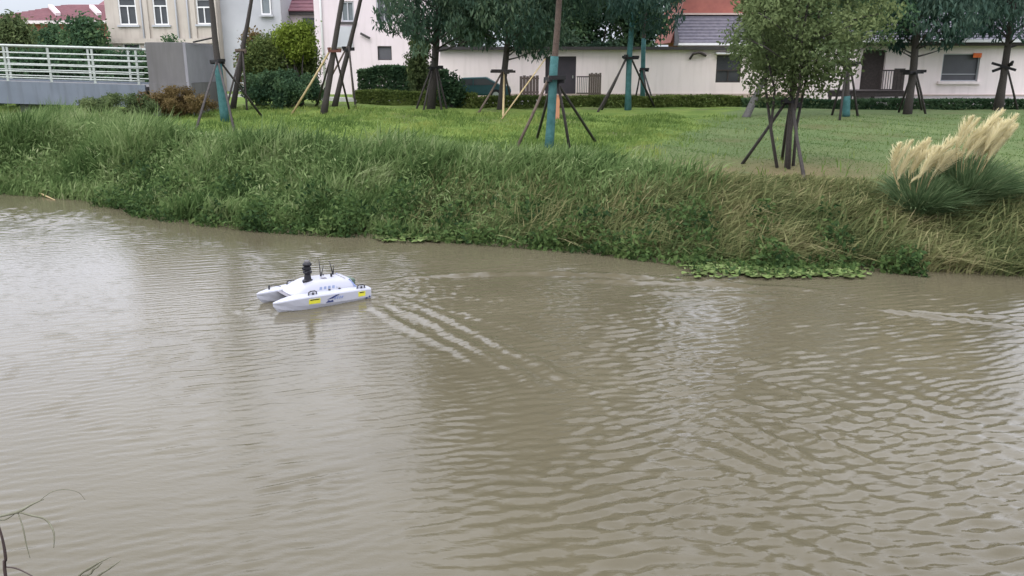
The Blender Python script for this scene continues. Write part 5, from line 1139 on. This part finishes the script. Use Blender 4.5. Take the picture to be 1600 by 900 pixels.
# ------------------------------------------------------------------ near reeds at the corner of the frame
def near_reeds():
    def pth(pts, Y): return [at(px, py, Y + dy) for px, py, dy in pts]
    def ribbon(pts, wds, name, parent, m):
        b = MB(); P = [Vector(p) for p in pts]; n = len(P); V = []
        # smooth the path
        Q = []; W = []
        for i in range(n - 1):
            for k in range(4):
                f = k / 4; p0, p1, p2, p3 = P[max(i - 1, 0)], P[i], P[i + 1], P[min(i + 2, n - 1)]
                Q.append(.5 * ((2 * p1) + (p2 - p0) * f + (2 * p0 - 5 * p1 + 4 * p2 - p3) * f * f + (3 * p1 - p0 - 3 * p2 + p3) * f ** 3)); W.append(wds[i] + (wds[i + 1] - wds[i]) * f)
        Q.append(P[-1]); W.append(wds[-1])
        b.tube(Q, W, 5); return b.build(name, m, parent, smooth=True)
    Y = 2.7; base = np.array([at(-30, 900, Y)[0], Y, float(ground(at(-30, 900, Y)[0], Y))])
    t = thing('reed', 'dark reed with drooping leaves leaning over the near water corner', 'reed', base, 'reeds on the near bank')
    ribbon([base - [0, 0, .1], at(-22, 960, Y), at(-14, 840, Y), at(-6, 808, Y)], [.006, .006, .005, .004], 'stem', t, M['near_stem'])
    ribbon(pth([(-6, 808, 0), (12, 804, 0), (30, 799, 0), (50, 788, .02), (69, 780, .04)], Y), [.0045, .0055, .0065, .004, .0012], 'leaf', t, M['near_reed'])
    ribbon(pth([(28, 800, .0), (52, 806, -.02), (72, 812, -.05), (84, 832, -.08), (84, 856, -.1)], Y), [.003, .0038, .0036, .003, .0012], 'leaf', t, M['near_reed'])
    ribbon(pth([(28, 801, 0), (36, 825, -.03), (41, 850, -.05), (47, 872, -.06)], Y), [.0018, .0026, .0022, .0008], 'leaf', t, M['near_reed'])
    ribbon(pth([(60, 784, .03), (80, 769, .06), (100, 765, .08), (122, 769, .1), (133, 781, .11)], Y), [.001, .0016, .0014, .001, .0006], 'leaf', t, M['near_reed'])
    ribbon(pth([(-6, 812, 0), (8, 812, 0), (22, 804, 0)], Y), [.002, .003, .001], 'leaf', t, M['near_reed'])
    b2 = np.array([at(10, 960, 2.5)[0], 2.5, float(ground(at(10, 960, 2.5)[0], 2.5))])
    t2 = thing('reed', 'thick upright reddish reed stem at the near corner', 'reed', b2, 'reeds on the near bank')
    ribbon([b2 - [0, 0, .1], at(13, 930, 2.5), at(9, 872, 2.5), at(4, 842, 2.5), at(-4, 815, 2.5)], [.006, .006, .0055, .0045, .003], 'stem', t2, M['near_stem'])
    ribbon(pth([(9, 886, 0), (25, 888, 0), (45, 897, -.03), (70, 912, -.06)], 2.5), [.002, .0028, .0022, .001], 'leaf', t2, M['near_stem'])
    b3 = np.array([at(110, 960, 2.6)[0], 2.6, float(ground(at(110, 960, 2.6)[0], 2.6))])
    t3 = thing('reed', 'tuft of short dark grass tips poking into the near edge', 'reed', b3, 'reeds on the near bank')
    for a, c, d in (((118, 906), (146, 884), (174, 870)), ((142, 896), (152, 886), (160, 879)), ((148, 906), (170, 889), (189, 876)), ((122, 903), (140, 889), (154, 881))):
        ribbon([b3 - [0, 0, .1], at((a[0] + 105) / 2, 950, 2.6), at(*a, 2.6), at(*c, 2.6), at(*d, 2.6)], [.004, .004, .0042, .0035, .0008], 'blade', t3, M['near_reed'])
near_reeds()
g = wp(42, 300); q = wp(86, 313); b = MB(); b.tube([g + [0, 0, .1], (g + q) / 2 + np.array([0, .03, .05]), q + [0, 0, .005]], [.03, .026, .012], 7); b.tube([(g + q) / 2 + np.array([0, .03, .05]), (g + q) / 2 + np.array([.12, .1, .2])], [.014, .006], 6)
tag(b.build('driftwood', M['bamboo'], None, True, org=g), 'pale forked driftwood branch lying at the waterline by the reeds', 'branch')
